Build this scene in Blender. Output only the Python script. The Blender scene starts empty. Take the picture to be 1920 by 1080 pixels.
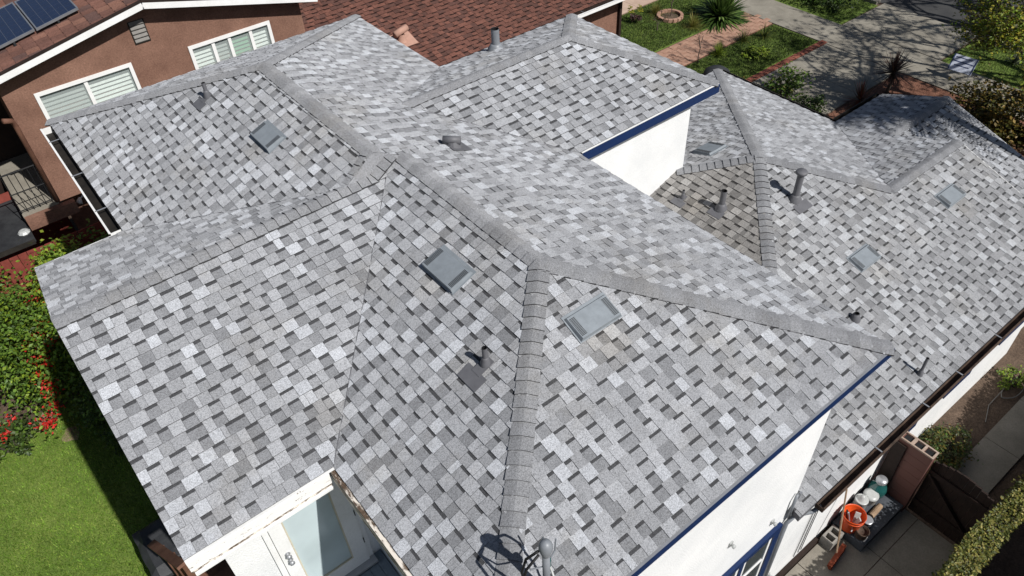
import bpy, math, random
from mathutils import Vector, Matrix
rnd = random.Random(7)
sc = bpy.context.scene
COL = sc.collection

# ------------------------------------------------------------------ camera
CAM = Vector((-3.5766, -4.3683, 11.5542))
RX, RR, RZ = 0.812386, -0.055716, -0.635122
cam_d = bpy.data.cameras.new('camera')
cam = bpy.data.objects.new('camera', cam_d); COL.objects.link(cam)
ROT = Matrix.Rotation(RZ, 3, 'Z') @ Matrix.Rotation(RX, 3, 'X') @ Matrix.Rotation(RR, 3, 'Z')
cam.matrix_world = Matrix.Translation(CAM) @ ROT.to_4x4()
cam_d.sensor_fit = 'HORIZONTAL'; cam_d.sensor_width = 36.0
cam_d.lens = 36.0 * 1432.276 / 1920.0
cam_d.clip_start = 0.1; cam_d.clip_end = 800
sc.camera = cam

# ------------------------------------------------------------------ sky and sun
SUN = Vector((0.13, -0.68, 0.72)).normalized()
world = bpy.data.worlds.new('World'); sc.world = world; world.use_nodes = True
nt = world.node_tree; nt.nodes.clear()
sky = nt.nodes.new('ShaderNodeTexSky'); sky.sky_type = 'NISHITA'; sky.sun_disc = False
sky.sun_elevation = math.asin(SUN.z); sky.sun_rotation = math.atan2(SUN.x, SUN.y)
bg = nt.nodes.new('ShaderNodeBackground'); bg.inputs['Strength'].default_value = 0.05
wo = nt.nodes.new('ShaderNodeOutputWorld')
nt.links.new(sky.outputs[0], bg.inputs[0]); nt.links.new(bg.outputs[0], wo.inputs[0])
sl_d = bpy.data.lights.new('sun', 'SUN'); sl_d.energy = 5.0; sl_d.angle = math.radians(0.53)
sl_d.color = (1.0, 0.975, 0.94)
sun = bpy.data.objects.new('sun', sl_d); COL.objects.link(sun)
sun.rotation_euler = SUN.to_track_quat('Z', 'Y').to_euler(); sun.location = (0, -20, 30)
vs = sc.view_settings
vs.view_transform = 'Standard'; vs.look = 'None'; vs.gamma = 1.0; vs.exposure = 0.03
vs.use_curve_mapping = False

# ------------------------------------------------------------------ materials
def nodes_of(name):
    m = bpy.data.materials.new(name); m.use_nodes = True
    return m, m.node_tree, m.node_tree.nodes['Principled BSDF']
def N(t, typ, **kw):
    n = t.nodes.new(typ)
    for k, v in kw.items():
        if k in n.inputs: n.inputs[k].default_value = v
        else: setattr(n, k, v)
    return n
def ramp(t, src, stops):
    r = t.nodes.new('ShaderNodeValToRGB'); e = r.color_ramp.elements
    e[0].position, e[0].color = stops[0][0], (*stops[0][1], 1)
    e[1].position, e[1].color = stops[-1][0], (*stops[-1][1], 1)
    for p, c in stops[1:-1]:
        x = e.new(p); x.color = (*c, 1)
    t.links.new(src, r.inputs[0]); return r.outputs[0]
def mul(t, a, b, f=1.0, mode='MULTIPLY'):
    m = t.nodes.new('ShaderNodeMix'); m.data_type = 'RGBA'; m.blend_type = mode
    m.inputs['Factor'].default_value = f
    for s, i in ((a, 6), (b, 7)):
        if isinstance(s, tuple): m.inputs[i].default_value = (*s, 1)
        else: t.links.new(s, m.inputs[i])
    return m.outputs[2]
def coords(t): return N(t, 'ShaderNodeTexCoord').outputs['Object']
def noise(t, co, scale, detail=3.0, rough=0.55):
    n = N(t, 'ShaderNodeTexNoise', Scale=scale, Detail=detail, Roughness=rough)
    t.links.new(co, n.inputs['Vector']); return n.outputs['Fac']
def bump(t, b, h, strength, dist):
    n = N(t, 'ShaderNodeBump', Strength=strength, Distance=dist)
    t.links.new(h, n.inputs['Height']); t.links.new(n.outputs[0], b.inputs['Normal'])
def mat_mottled(name, c1, c2, scale=3.0, fine=60.0, fine_amt=0.25, rough=0.85, bump_s=0.3, bump_d=0.004, spec=0.3, metal=0.0):
    m, t, b = nodes_of(name); co = coords(t)
    base = ramp(t, noise(t, co, scale, 5.0, 0.65), [(0.3, c1), (0.7, c2)])
    f = noise(t, co, fine, 3.0)
    g = ramp(t, f, [(0.25, (1 - fine_amt,) * 3), (0.75, (1 + fine_amt * .4,) * 3)])
    t.links.new(mul(t, base, g), b.inputs['Base Color'])
    b.inputs['Roughness'].default_value = rough; b.inputs['Specular IOR Level'].default_value = spec
    b.inputs['Metallic'].default_value = metal
    if bump_s: bump(t, b, f, bump_s, bump_d)
    return m
def mat_attr(name, grain=0.35, gscale=95.0, rough=0.95, spec=0.15, big=0.12, bigscale=1.3, stain=None, trans=0.0):
    """colour from the 'tint' attribute of the piece, times granules and slow weathering"""
    m, t, b = nodes_of(name); co = coords(t)
    a = N(t, 'ShaderNodeAttribute', attribute_name='tint').outputs['Color']
    c = a
    if grain:
        v = N(t, 'ShaderNodeTexVoronoi', Scale=gscale * 1.6); t.links.new(co, v.inputs['Vector'])
        w = N(t, 'ShaderNodeSeparateColor'); t.links.new(v.outputs['Color'], w.inputs[0])
        g = ramp(t, w.outputs[0], [(0.0, (1 - grain * 1.5,) * 3), (0.35, (1 - grain * .3,) * 3), (0.75, (1 + grain * .25,) * 3), (1.0, (1 + grain,) * 3)])
        c = mul(t, c, g)
        bump(t, b, w.outputs[0], 0.25, 0.003)
    if big:
        g2 = ramp(t, noise(t, co, bigscale, 5.0, 0.6), [(0.3, (1 - big,) * 3), (0.7, (1 + big * .6,) * 3)])
        c = mul(t, c, g2)
    if stain:
        s = ramp(t, noise(t, co, 0.9, 6.0, 0.7), [(0.52, (1, 1, 1)), (0.72, stain)])
        c = mul(t, c, s)
    t.links.new(c, b.inputs['Base Color'])
    if grain: b.inputs['Diffuse Roughness'].default_value = 0.42
    b.inputs['Roughness'].default_value = rough; b.inputs['Specular IOR Level'].default_value = spec
    if trans:
        tr = N(t, 'ShaderNodeBsdfTranslucent'); t.links.new(c, tr.inputs[0])
        mx = N(t, 'ShaderNodeMixShader'); mx.inputs[0].default_value = trans
        o = t.nodes['Material Output']
        t.links.new(b.outputs[0], mx.inputs[1]); t.links.new(tr.outputs[0], mx.inputs[2]); t.links.new(mx.outputs[0], o.inputs[0])
    return m
def mat_plain(name, c, rough=0.5, spec=0.4, metal=0.0, var=0.12, vscale=9.0):
    return mat_mottled(name, tuple(x * (1 - var) for x in c), tuple(min(1, x * (1 + var)) for x in c), vscale, vscale * 14, 0.08, rough, 0.08, 0.001, spec, metal)
def mat_peel(name, paint, wood, lo, hi, scale=7.0):
    m, t, b = nodes_of(name); co = coords(t)
    mp = N(t, 'ShaderNodeMapping'); mp.inputs['Scale'].default_value = (1.0, 0.35, 2.5); t.links.new(co, mp.inputs[0])
    n = noise(t, mp.outputs[0], scale, 8.0, 0.75)
    w = ramp(t, noise(t, co, 45.0, 4.0), [(0.3, tuple(x * .45 for x in wood)), (0.7, wood)])
    r = ramp(t, n, [(lo, (0, 0, 0)), (hi, (1, 1, 1))])
    mx = t.nodes.new('ShaderNodeMix'); mx.data_type = 'RGBA'
    t.links.new(r, mx.inputs['Factor']); t.links.new(w, mx.inputs[6]); mx.inputs[7].default_value = (*paint, 1)
    t.links.new(mx.outputs[2], b.inputs['Base Color']); b.inputs['Roughness'].default_value = 0.7
    bump(t, b, n, 0.5, 0.006); return m
def mat_glass(name, c, rough=0.05):
    m, t, b = nodes_of(name); co = coords(t)
    base = ramp(t, noise(t, co, 1.4, 3.0), [(0.35, tuple(x * .8 for x in c)), (0.7, c)])
    t.links.new(base, b.inputs['Base Color'])
    b.inputs['Roughness'].default_value = rough; b.inputs['Specular IOR Level'].default_value = 0.9
    return m

M = {}
M['shingle'] = mat_attr('asphalt_shingle', 0.27, 95.0, 0.95, 0.12, 0.13, 1.1, (0.93, 0.90, 0.85))
M['brown_shingle'] = mat_attr('brown_shingle', 0.3, 60.0, 0.95, 0.12, 0.2, 0.9)
M['tile'] = mat_attr('clay_tile', 0.18, 50.0, 0.9, 0.2, 0.25, 2.0)
M['leaf'] = mat_attr('leaf', 0.0, 1, 0.5, 0.35, 0.2, 6.0, None, 0.25)
M['grass'] = mat_attr('grass_blade', 0.0, 1, 0.6, 0.25, 0.45, 2.4, None, 0.25)
M['white_stucco'] = mat_mottled('white_stucco', (0.70, 0.71, 0.71), (0.83, 0.83, 0.82), 1.1, 55.0, 0.08, 0.92, 0.6, 0.012)
M['brown_stucco'] = mat_mottled('brown_stucco', (0.165, 0.086, 0.06), (0.285, 0.158, 0.112), 1.3, 34.0, 0.34, 0.92, 0.6, 0.01)
M['white_paint'] = mat_mottled('white_paint', (0.74, 0.74, 0.72), (0.85, 0.85, 0.84), 2.5, 40.0, 0.06, 0.55, 0.1, 0.002)
M['peel_white'] = mat_peel('peeling_white_paint', (0.83, 0.82, 0.79), (0.20, 0.15, 0.11), 0.365, 0.41)
M['peel_wood'] = mat_peel('weathered_board', (0.74, 0.68, 0.60), (0.13, 0.085, 0.055), 0.47, 0.55, 11.0)
M['blue_paint'] = mat_plain('navy_paint', (0.004, 0.020, 0.080), 0.45, 0.4)
M['dark_gutter'] = mat_mottled('dark_gutter', (0.010, 0.009, 0.008), (0.032, 0.027, 0.022), 4.0, 70.0, 0.3, 0.7, 0.2, 0.003)
M['rust_gutter'] = mat_mottled('rusty_gutter', (0.035, 0.024, 0.018), (0.13, 0.085, 0.06), 6.0, 50.0, 0.4, 0.8, 0.3, 0.003)
M['grey_metal'] = mat_plain('grey_metal', (0.21, 0.225, 0.245), 0.45, 0.5, 0.0)
M['vent_metal'] = mat_plain('vent_metal', (0.225, 0.25, 0.272), 0.5, 0.4)
M['pipe_paint'] = mat_plain('pipe_paint', (0.125, 0.125, 0.135), 0.55, 0.4)
M['galv'] = mat_plain('galvanised_metal', (0.42, 0.43, 0.45), 0.35, 0.6, 0.5)
M['black'] = mat_plain('black_rubber', (0.012, 0.012, 0.013), 0.6, 0.3)
M['black_tarp'] = mat_mottled('black_tarp', (0.022, 0.023, 0.026), (0.045, 0.047, 0.05), 4.0, 60.0, 0.2, 0.6, 0.4, 0.01)
M['concrete'] = mat_mottled('concrete', (0.19, 0.172, 0.14), (0.31, 0.285, 0.235), 1.4, 45.0, 0.2, 0.9, 0.3, 0.003)
M['concrete_side'] = mat_mottled('side_concrete', (0.20, 0.18, 0.148), (0.31, 0.282, 0.235), 1.8, 40.0, 0.2, 0.9, 0.3, 0.003)
M['asphalt'] = mat_mottled('asphalt', (0.04, 0.04, 0.042), (0.065, 0.064, 0.062), 1.0, 70.0, 0.3, 0.9, 0.4, 0.004)
M['soil'] = mat_mottled('soil', (0.075, 0.05, 0.035), (0.15, 0.105, 0.075), 1.7, 30.0, 0.45, 0.97, 0.8, 0.02)
M['dry_earth'] = mat_mottled('dry_earth', (0.16, 0.13, 0.075), (0.29, 0.22, 0.14), 3.0, 40.0, 0.3, 0.97, 0.5, 0.01)
M['mulch'] = mat_mottled('red_mulch', (0.11, 0.045, 0.028), (0.26, 0.125, 0.08), 3.5, 28.0, 0.5, 0.97, 0.9, 0.03)
M['turf'] = mat_mottled('turf', (0.09, 0.15, 0.022), (0.17, 0.23, 0.045), 1.1, 30.0, 0.4, 0.95, 0.7, 0.02)
M['brick_path'] = mat_mottled('path_brick', (0.30, 0.16, 0.11), (0.46, 0.29, 0.21), 3.0, 40.0, 0.25, 0.9, 0.3, 0.003)
M['red_brick'] = mat_mottled('edging_brick', (0.20, 0.06, 0.04), (0.33, 0.12, 0.08), 4.0, 50.0, 0.3, 0.9, 0.3, 0.003)
M['pink_concrete'] = mat_mottled('pink_concrete', (0.42, 0.30, 0.23), (0.55, 0.41, 0.32), 1.5, 40.0, 0.15, 0.9, 0.2, 0.003)
M['bark'] = mat_mottled('bark', (0.055, 0.042, 0.033), (0.14, 0.115, 0.09), 6.0, 60.0, 0.4, 0.95, 0.8, 0.02)
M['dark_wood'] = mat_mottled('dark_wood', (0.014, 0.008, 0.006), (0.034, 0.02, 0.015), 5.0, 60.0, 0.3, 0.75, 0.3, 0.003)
M['red_wood'] = mat_mottled('red_wood', (0.17, 0.036, 0.027), (0.27, 0.066, 0.048), 3.0, 50.0, 0.2, 0.7, 0.2, 0.003)
M['brown_wood'] = mat_mottled('brown_wood', (0.09, 0.04, 0.026), (0.20, 0.10, 0.065), 4.0, 60.0, 0.3, 0.75, 0.3, 0.003)
M['block_paint'] = mat_peel('painted_block', (0.135, 0.058, 0.045), (0.34, 0.25, 0.20), 0.29, 0.34, 5.0)
M['block'] = mat_mottled('bare_block', (0.30, 0.22, 0.17), (0.45, 0.35, 0.29), 5.0, 60.0, 0.3, 0.95, 0.5, 0.005)
M['grey_block'] = mat_mottled('grey_block', (0.20, 0.19, 0.17), (0.33, 0.31, 0.28), 5.0, 60.0, 0.3, 0.95, 0.5, 0.005)
M['step_paint'] = mat_mottled('grey_step', (0.05, 0.055, 0.065), (0.09, 0.10, 0.115), 3.0, 40.0, 0.2, 0.7, 0.2, 0.003)
M['deck_paint'] = mat_mottled('deck_paint', (0.15, 0.19, 0.23), (0.21, 0.25, 0.29), 2.0, 40.0, 0.15, 0.6, 0.1, 0.002)
M['orange'] = mat_plain('orange_plastic', (0.62, 0.075, 0.012), 0.4, 0.5)
M['cream'] = mat_plain('cream_bead', (0.60, 0.55, 0.42), 0.6, 0.3)
M['green_glass'] = mat_glass('green_glass', (0.015, 0.085, 0.08), 0.08)
M['clear_plastic'] = mat_plain('clear_plastic', (0.55, 0.56, 0.54), 0.25, 0.6)
M['white_plastic'] = mat_plain('white_plastic', (0.42, 0.43, 0.42), 0.35, 0.5)
M['red_broom'] = mat_plain('broom_bristle', (0.25, 0.06, 0.03), 0.8, 0.2)
M['tan_wood'] = mat_mottled('tan_wood', (0.24, 0.16, 0.10), (0.38, 0.27, 0.18), 8.0, 70.0, 0.3, 0.8, 0.3, 0.003)
M['door_glass'] = mat_glass('door_glass', (0.58, 0.68, 0.69), 0.12)  # pale blue base colour paints the reflection in the pane
M['win_glass'] = mat_glass('window_glass', (0.035, 0.05, 0.055), 0.04)
M['blind'] = mat_plain('blind_slat', (0.55, 0.61, 0.56), 0.5, 0.4)
M['blind_shade'] = mat_plain('grey_blind_slat', (0.20, 0.235, 0.21), 0.5, 0.4)
M['blind_green'] = mat_plain('green_blind_slat', (0.05, 0.22, 0.09), 0.5, 0.4)
M['clear_glass'] = None
m, t, b = nodes_of('window_pane'); b.inputs['Base Color'].default_value = (0.8, 0.9, 0.88, 1)
b.inputs['Roughness'].default_value = 0.02; b.inputs['Alpha'].default_value = 0.18; M['clear_glass'] = m
M['pv_frame'] = mat_plain('pv_frame', (0.35, 0.36, 0.38), 0.35, 0.6, 0.6)
M['pv_cell'] = mat_plain('pv_cell', (0.010, 0.016, 0.045), 0.12, 0.8)
M['pv_grid'] = mat_plain('pv_backsheet', (0.055, 0.065, 0.095), 0.4, 0.5)
M['vent_slat'] = mat_plain('vent_slat', (0.20, 0.19, 0.175), 0.7, 0.3)
M['terracotta'] = mat_plain('terracotta', (0.42, 0.25, 0.19), 0.85, 0.2)
M['sign_white'] = mat_plain('sign_white', (0.62, 0.66, 0.76), 0.5, 0.4)
M['sign_blue'] = mat_plain('sign_blue', (0.05, 0.07, 0.16), 0.5, 0.4)

# ------------------------------------------------------------------ mesh helpers
def V(*a): return Vector(a if len(a) > 1 else a[0])
class MB:
    def __init__(s): s.v = []; s.f = []; s.c = []; s.m = []
    def face(s, pts, c=None, mi=0):
        i = len(s.v); s.v += [tuple(p) for p in pts]; s.f.append(tuple(range(i, i + len(pts)))); s.c.append(c); s.m.append(mi)
    def box(s, a, b, c=None, mi=0):
        x0, y0, z0 = [min(p, q) for p, q in zip(a, b)]; x1, y1, z1 = [max(p, q) for p, q in zip(a, b)]
        P = [(x0, y0, z0), (x1, y0, z0), (x1, y1, z0), (x0, y1, z0), (x0, y0, z1), (x1, y0, z1), (x1, y1, z1), (x0, y1, z1)]
        s.hexa(P, c, mi)
    def hexa(s, P, c=None, mi=0):
        i = len(s.v); s.v += [tuple(p) for p in P]
        for q in ((0, 3, 2, 1), (4, 5, 6, 7), (0, 1, 5, 4), (1, 2, 6, 5), (2, 3, 7, 6), (3, 0, 4, 7)):
            s.f.append(tuple(i + k for k in q)); s.c.append(c); s.m.append(mi)
    def bar(s, a, b, w, h, up=(0, 0, 1), c=None, mi=0):
        a, b = V(a), V(b); d = (b - a).normalized(); u = V(up); r = d.cross(u)
        if r.length < 1e-4: r = d.cross(V(1, 0, 0))
        r.normalize(); u = r.cross(d).normalized(); r = r * w / 2; u = u * h / 2
        s.hexa([a - r - u, a + r - u, b + r - u, b - r - u, a - r + u, a + r + u, b + r + u, b - r + u], c, mi)
    def tube(s, pts, rad, n=8, c=None, mi=0, cap=True):
        pts = [V(p) for p in pts]
        if not isinstance(rad, (list, tuple)): rad = [rad] * len(pts)
        i0 = len(s.v); prev = None
        for k, p in enumerate(pts):
            d = (pts[min(k + 1, len(pts) - 1)] - pts[max(k - 1, 0)]).normalized()
            ref = V(0, 0, 1) if abs(d.z) < .9 else V(1, 0, 0)
            if prev is not None:
                a = (prev - d * prev.dot(d)); a = a.normalized() if a.length > 1e-5 else d.cross(ref).normalized()
            else: a = d.cross(ref).normalized()
            prev = a; bb = d.cross(a)
            for j in range(n):
                t = 2 * math.pi * j / n; s.v.append(tuple(p + (a * math.cos(t) + bb * math.sin(t)) * rad[k]))
        for k in range(len(pts) - 1):
            for j in range(n):
                a = i0 + k * n + j; b = i0 + k * n + (j + 1) % n
                s.f.append((a, b, b + n, a + n)); s.c.append(c); s.m.append(mi)
        if cap:
            s.f.append(tuple(i0 + j for j in reversed(range(n)))); s.c.append(c); s.m.append(mi)
            e = i0 + (len(pts) - 1) * n; s.f.append(tuple(e + j for j in range(n))); s.c.append(c); s.m.append(mi)
    def lathe(s, center, prof, n=20, axis=None, c=None, mi=0):
        ce = V(center); ax = V(axis or (0, 0, 1)).normalized()
        a = ax.cross(V(0, 0, 1) if abs(ax.z) < .9 else V(1, 0, 0)).normalized(); bb = ax.cross(a); i0 = len(s.v)
        for r, h in prof:
            for j in range(n):
                t = 2 * math.pi * j / n; s.v.append(tuple(ce + ax * h + (a * math.cos(t) + bb * math.sin(t)) * max(r, 1e-4)))
        for k in range(len(prof) - 1):
            for j in range(n):
                p = i0 + k * n + j; q = i0 + k * n + (j + 1) % n
                s.f.append((p, q, q + n, p + n)); s.c.append(c); s.m.append(mi)
    def prism(s, poly, dz, c=None, mi=0):
        top = [V(p) for p in poly]; bot = [p + V(0, 0, dz) for p in top]; n = len(top)
        s.face(top, c, mi); s.face(list(reversed(bot)), c, mi)
        for k in range(n): s.face([top[k], bot[k], bot[(k + 1) % n], top[(k + 1) % n]], c, mi)
    def build(s, name, mats, parent=None, smooth=False):
        me = bpy.data.meshes.new(name); me.from_pydata(s.v, [], s.f)
        ms = mats if isinstance(mats, (list, tuple)) else [mats]
        for k in ms: me.materials.append(M[k])
        if len(ms) > 1: me.polygons.foreach_set('material_index', s.m)
        if any(c is not None for c in s.c):
            at = me.attributes.new('tint', 'FLOAT_COLOR', 'CORNER'); buf = []
            for f, c in zip(s.f, s.c):
                c = c or (.5, .5, .5)
                buf += [c[0], c[1], c[2], 1.0] * len(f)
            at.data.foreach_set('color', buf)
        if smooth: me.polygons.foreach_set('use_smooth', [True] * len(me.polygons))
        me.update()
        o = bpy.data.objects.new(name, me); COL.objects.link(o)
        if parent is not None:
            o.parent = parent
            if parent.name in BASE: o.matrix_parent_inverse = Matrix.Translation(-BASE[parent.name])
        return o
BASE = {}
def tag(o, label=None, cat=None, group=None, kind=None):
    if label: o['label'] = label
    if cat: o['category'] = cat
    if group: o['group'] = group
    if kind: o['kind'] = kind
    return o
def empty(name, loc, label, cat, group=None):
    """an Empty at the thing's base; parts are given in world coordinates"""
    o = bpy.data.objects.new(name, None); COL.objects.link(o)
    o.empty_display_size = 0.2; o.location = loc; BASE[o.name] = V(loc)
    return tag(o, label, cat, group)
def one(name, mats, fn, parent=None, smooth=False):
    b = MB(); fn(b); return b.build(name, mats, parent, smooth)

def clip(poly, conv):
    """clip a 2D polygon by a convex counter-clockwise polygon"""
    out = poly
    for k in range(len(conv)):
        a, b = conv[k], conv[(k + 1) % len(conv)]
        ex, ey = b[0] - a[0], b[1] - a[1]; inp = out; out = []
        if not inp: return []
        for j in range(len(inp)):
            p, q = inp[j - 1], inp[j]
            dp = ex * (p[1] - a[1]) - ey * (p[0] - a[0]); dq = ex * (q[1] - a[1]) - ey * (q[0] - a[0])
            if (dp >= 0) != (dq >= 0):
                t = dp / (dp - dq); out.append((p[0] + (q[0] - p[0]) * t, p[1] + (q[1] - p[1]) * t))
            if dq >= 0: out.append(q)
    return out
def area2(p): return 0.5 * sum(p[i - 1][0] * p[i][1] - p[i][0] * p[i - 1][1] for i in range(len(p)))
ROTI = ROT.inverted()
def px(P):
    q = ROTI @ (V(P) - CAM)
    return (512 + 763.88 * q.x / -q.z, 288 - 763.88 * q.y / -q.z) if q.z < -0.05 else (-9999, -9999)
def seen_area(pts):
    """size of a face as the camera sees it, in pixels (only used to rank which pieces show largest)"""
    q = [px(p) for p in pts]
    cx = sum(a for a, _ in q) / len(q); cy = sum(b for _, b in q) / len(q)
    if not (0 <= cx <= 1024 and 0 <= cy <= 576): return 0
    return abs(area2(q))

class Slope:
    """a roof plane: eave direction u, up-slope direction v"""
    def __init__(s, eave_pt, u, ridge_pt):
        s.o = V(eave_pt); s.u = V(u).normalized(); w = V(ridge_pt) - s.o
        s.vv = (w - s.u * w.dot(s.u)).normalized(); s.n = s.u.cross(s.vv).normalized()
        if s.n.z < 0: s.n = -s.n
    def to2(s, P): d = V(P) - s.o; return (d.dot(s.u), d.dot(s.vv))
    def to3(s, p, h=0.0): return s.o + s.u * p[0] + s.vv * p[1] + s.n * h

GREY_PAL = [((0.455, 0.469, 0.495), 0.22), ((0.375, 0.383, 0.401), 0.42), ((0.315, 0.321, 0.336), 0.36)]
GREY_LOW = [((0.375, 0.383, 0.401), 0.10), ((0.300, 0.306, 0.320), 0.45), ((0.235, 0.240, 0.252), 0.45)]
STAINS = []
BROWN_PAL = [((0.175, 0.080, 0.060), 0.3), ((0.140, 0.065, 0.050), 0.4), ((0.105, 0.054, 0.044), 0.3)]
def pick(pal, r):
    x = r.random() * sum(w for _, w in pal)
    for c, w in pal:
        x -= w
        if x <= 0: break
    j = r.uniform(.94, 1.06); return tuple(k * j for k in c)
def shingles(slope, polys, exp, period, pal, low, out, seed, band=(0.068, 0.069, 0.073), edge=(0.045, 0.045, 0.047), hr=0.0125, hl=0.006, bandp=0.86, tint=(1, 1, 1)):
    """appends (seen pixels, list of faces) for every tab; raised and sunken tabs alternate along a course and from course to course"""
    r = random.Random(seed)
    conv = []
    for P in polys:
        q = [slope.to2(p) for p in P]
        if area2(q) < 0: q.reverse()
        conv.append(q)
    allp = [p for q in conv for p in q]
    u0 = min(p[0] for p in allp); u1 = max(p[0] for p in allp); v1 = max(p[1] for p in allp)
    k = 0; phase = 0.0
    while k * exp < v1:
        va = k * exp - 0.004; vb = (k + 1) * exp
        phase += period * r.uniform(.8, 1.2)
        cuts = []; raise_ = []; n = int((u1 - u0) / period) + 6; x = u0 - 3 * period + (phase % (2 * period)); up = True
        for i in range(n):
            q = r.random(); w = period * (r.uniform(.9, 1.3) if up else r.uniform(.78, 1.08))
            if q < .10: w *= 1.45
            elif q < .22: w *= .62
            cuts.append(x); raise_.append(up); x += w; up = not up
        cuts.append(x)
        for u, ue, raised in zip(cuts, cuts[1:], raise_):
            if ue < u0 or u > u1: continue
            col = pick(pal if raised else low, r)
            hb = (hr if raised else hl) * r.uniform(.85, 1.2)
            vm = vb - exp * r.uniform(.22, .31)
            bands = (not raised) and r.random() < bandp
            split = u + (ue - u) * r.uniform(.3, .7) if (raised and ue - u > .15 and r.random() < .5) else None
            P0 = slope.to3(((u + ue) / 2, va + exp / 2))
            tt = tint
            for (sx, sy, sz_, rad, c_) in STAINS:
                d = (P0 - V(sx, sy, sz_)).length
                if d < rad: f = 1 - d / rad; tt = tuple(a * (1 - f + f * b_) for a, b_ in zip(tt, c_))
            parts = [(u, split), (split, ue)] if split else [(u, ue)]
            faces = []; ar = 0; g = 0.0016
            for pi, (ua, ub) in enumerate(parts):
                if pi: col = pick(pal, r)
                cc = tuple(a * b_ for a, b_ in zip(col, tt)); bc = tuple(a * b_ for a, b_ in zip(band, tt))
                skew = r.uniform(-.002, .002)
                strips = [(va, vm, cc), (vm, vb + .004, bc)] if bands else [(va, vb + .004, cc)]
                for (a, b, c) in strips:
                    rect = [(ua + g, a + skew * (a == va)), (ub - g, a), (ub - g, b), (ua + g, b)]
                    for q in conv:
                        p = clip(rect, q)
                        if len(p) < 3 or area2(p) < 2e-5: continue
                        H = lambda t: 0.002 + hb * max(0.0, (vb - t[1]) / exp)
                        top = [slope.to3(t, H(t)) for t in p]
                        faces.append((top, c)); ar += seen_area(top)
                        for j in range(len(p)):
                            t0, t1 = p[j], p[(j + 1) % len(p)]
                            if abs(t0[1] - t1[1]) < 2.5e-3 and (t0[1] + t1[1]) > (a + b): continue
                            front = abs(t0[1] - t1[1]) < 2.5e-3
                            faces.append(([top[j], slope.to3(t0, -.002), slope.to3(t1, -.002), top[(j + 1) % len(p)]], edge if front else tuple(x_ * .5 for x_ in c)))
            if faces: out.append((ar, faces))
        k += 1
def emit_pieces(pieces, parent, name, rest_name, mat, nmax=300, rest_label=None):
    pieces.sort(key=lambda t: -t[0])
    for a, fs in pieces[:nmax]:
        b = MB()
        for pts, c in fs: b.face(pts, c)
        b.build(name, mat, parent)
    if len(pieces) > nmax:
        b = MB()
        for a, fs in pieces[nmax:]:
            for pts, c in fs: b.face(pts, c)
        o = b.build(rest_name, mat, parent); tag(o, None, None, None, 'stuff')
def caps(a, b, nL, nR, out, seed, exp=0.13, half=0.106, pal=((.235, .239, .25), (.27, .274, .285), (.25, .254, .265)), lift=0.013):
    """bent cap shingles along a hip or ridge from a (first laid, butt end showing) to b"""
    r = random.Random(seed); a, b = V(a), V(b); t = (b - a).normalized(); L = (b - a).length
    def side(n):
        s = V(n).cross(t).normalized()
        return -s if s.z > 0 else s
    dl, dr = side(nL), side(nR); k = 0
    up = (V(nL) + V(nR)).normalized()
    while k * exp < L:
        s0, s1 = k * exp, min((k + 1) * exp + .02, L + .02)
        j_ = r.uniform(.92, 1.08); c = tuple(x * j_ for x in r.choice(pal))
        hw = half * r.uniform(.97, 1.03)
        rows = []
        for s, h in ((s0, lift * 2), (s1, lift * .55)):
            p = a + t * s
            rows.append([p + dl * hw + V(nL) * h, p + dl * .03 + V(nL) * (h + .004), p + up * (h + .002), p + dr * .03 + V(nR) * (h + .004), p + dr * hw + V(nR) * h])
        low = [p - up * (lift * 1.5) for p in rows[0]]; low1 = [p - up * (lift * 1.5) for p in rows[1]]
        fs = []; ar = 0
        for j in range(4):
            q = [rows[0][j], rows[0][j + 1], rows[1][j + 1], rows[1][j]]
            fs.append((q, c)); ar += seen_area(q)
            fs.append(([low[j], low[j + 1], rows[0][j + 1], rows[0][j]], (.04, .04, .042)))
        for j in (0, 4): fs.append(([rows[0][j], rows[1][j], low1[j], low[j]], (.05, .05, .052)))
        out.append((ar, fs)); k += 1

def leaf_mass(b, cen, rad, n, size, pal, seed, shell=0.45, droop=0.3, lo=-1.0):
    """leaves spread through an uneven ellipsoid volume, grouped in clumps"""
    r = random.Random(seed); cen = V(cen); rad = V(rad)
    clumps = []
    for _ in range(max(6, n // 40)):
        while True:
            d = V(r.uniform(-1, 1), r.uniform(-1, 1), r.uniform(lo, 1))
            if shell < d.length < 1: break
        clumps.append((V(d.x * rad.x, d.y * rad.y, d.z * rad.z) * r.uniform(.75, 1.12), r.uniform(.12, .3) * min(rad), r.uniform(.7, 1.25)))
    for i in range(n):
        c, cr, br = r.choice(clumps)
        p = cen + c + V(r.gauss(0, 1), r.gauss(0, 1), r.gauss(0, .8)) * cr
        if p.z < 0.02: p.z = 0.02 + r.random() * .1
        leaf(b, p, size * r.uniform(.6, 1.3), (lambda j_: tuple(x * br * j_ for x in r.choice(pal)))(r.uniform(.8, 1.2)), r, droop)
def leaf(b, p, s, c, r, droop=.3):
    a = r.uniform(0, 6.283); d = V(math.cos(a), math.sin(a), r.uniform(-.6, .6) - droop).normalized()
    n = V(r.gauss(0, .5), r.gauss(0, .5), 1).normalized(); w = d.cross(n)
    if w.length < .01: w = V(1, 0, 0)
    w = w.normalized() * s * .3; n = w.cross(d).normalized()
    b.face([p, p + d * s * .45 + w + n * s * .06, p + d * s, p + d * s * .45 - w + n * s * .06], c)
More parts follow.
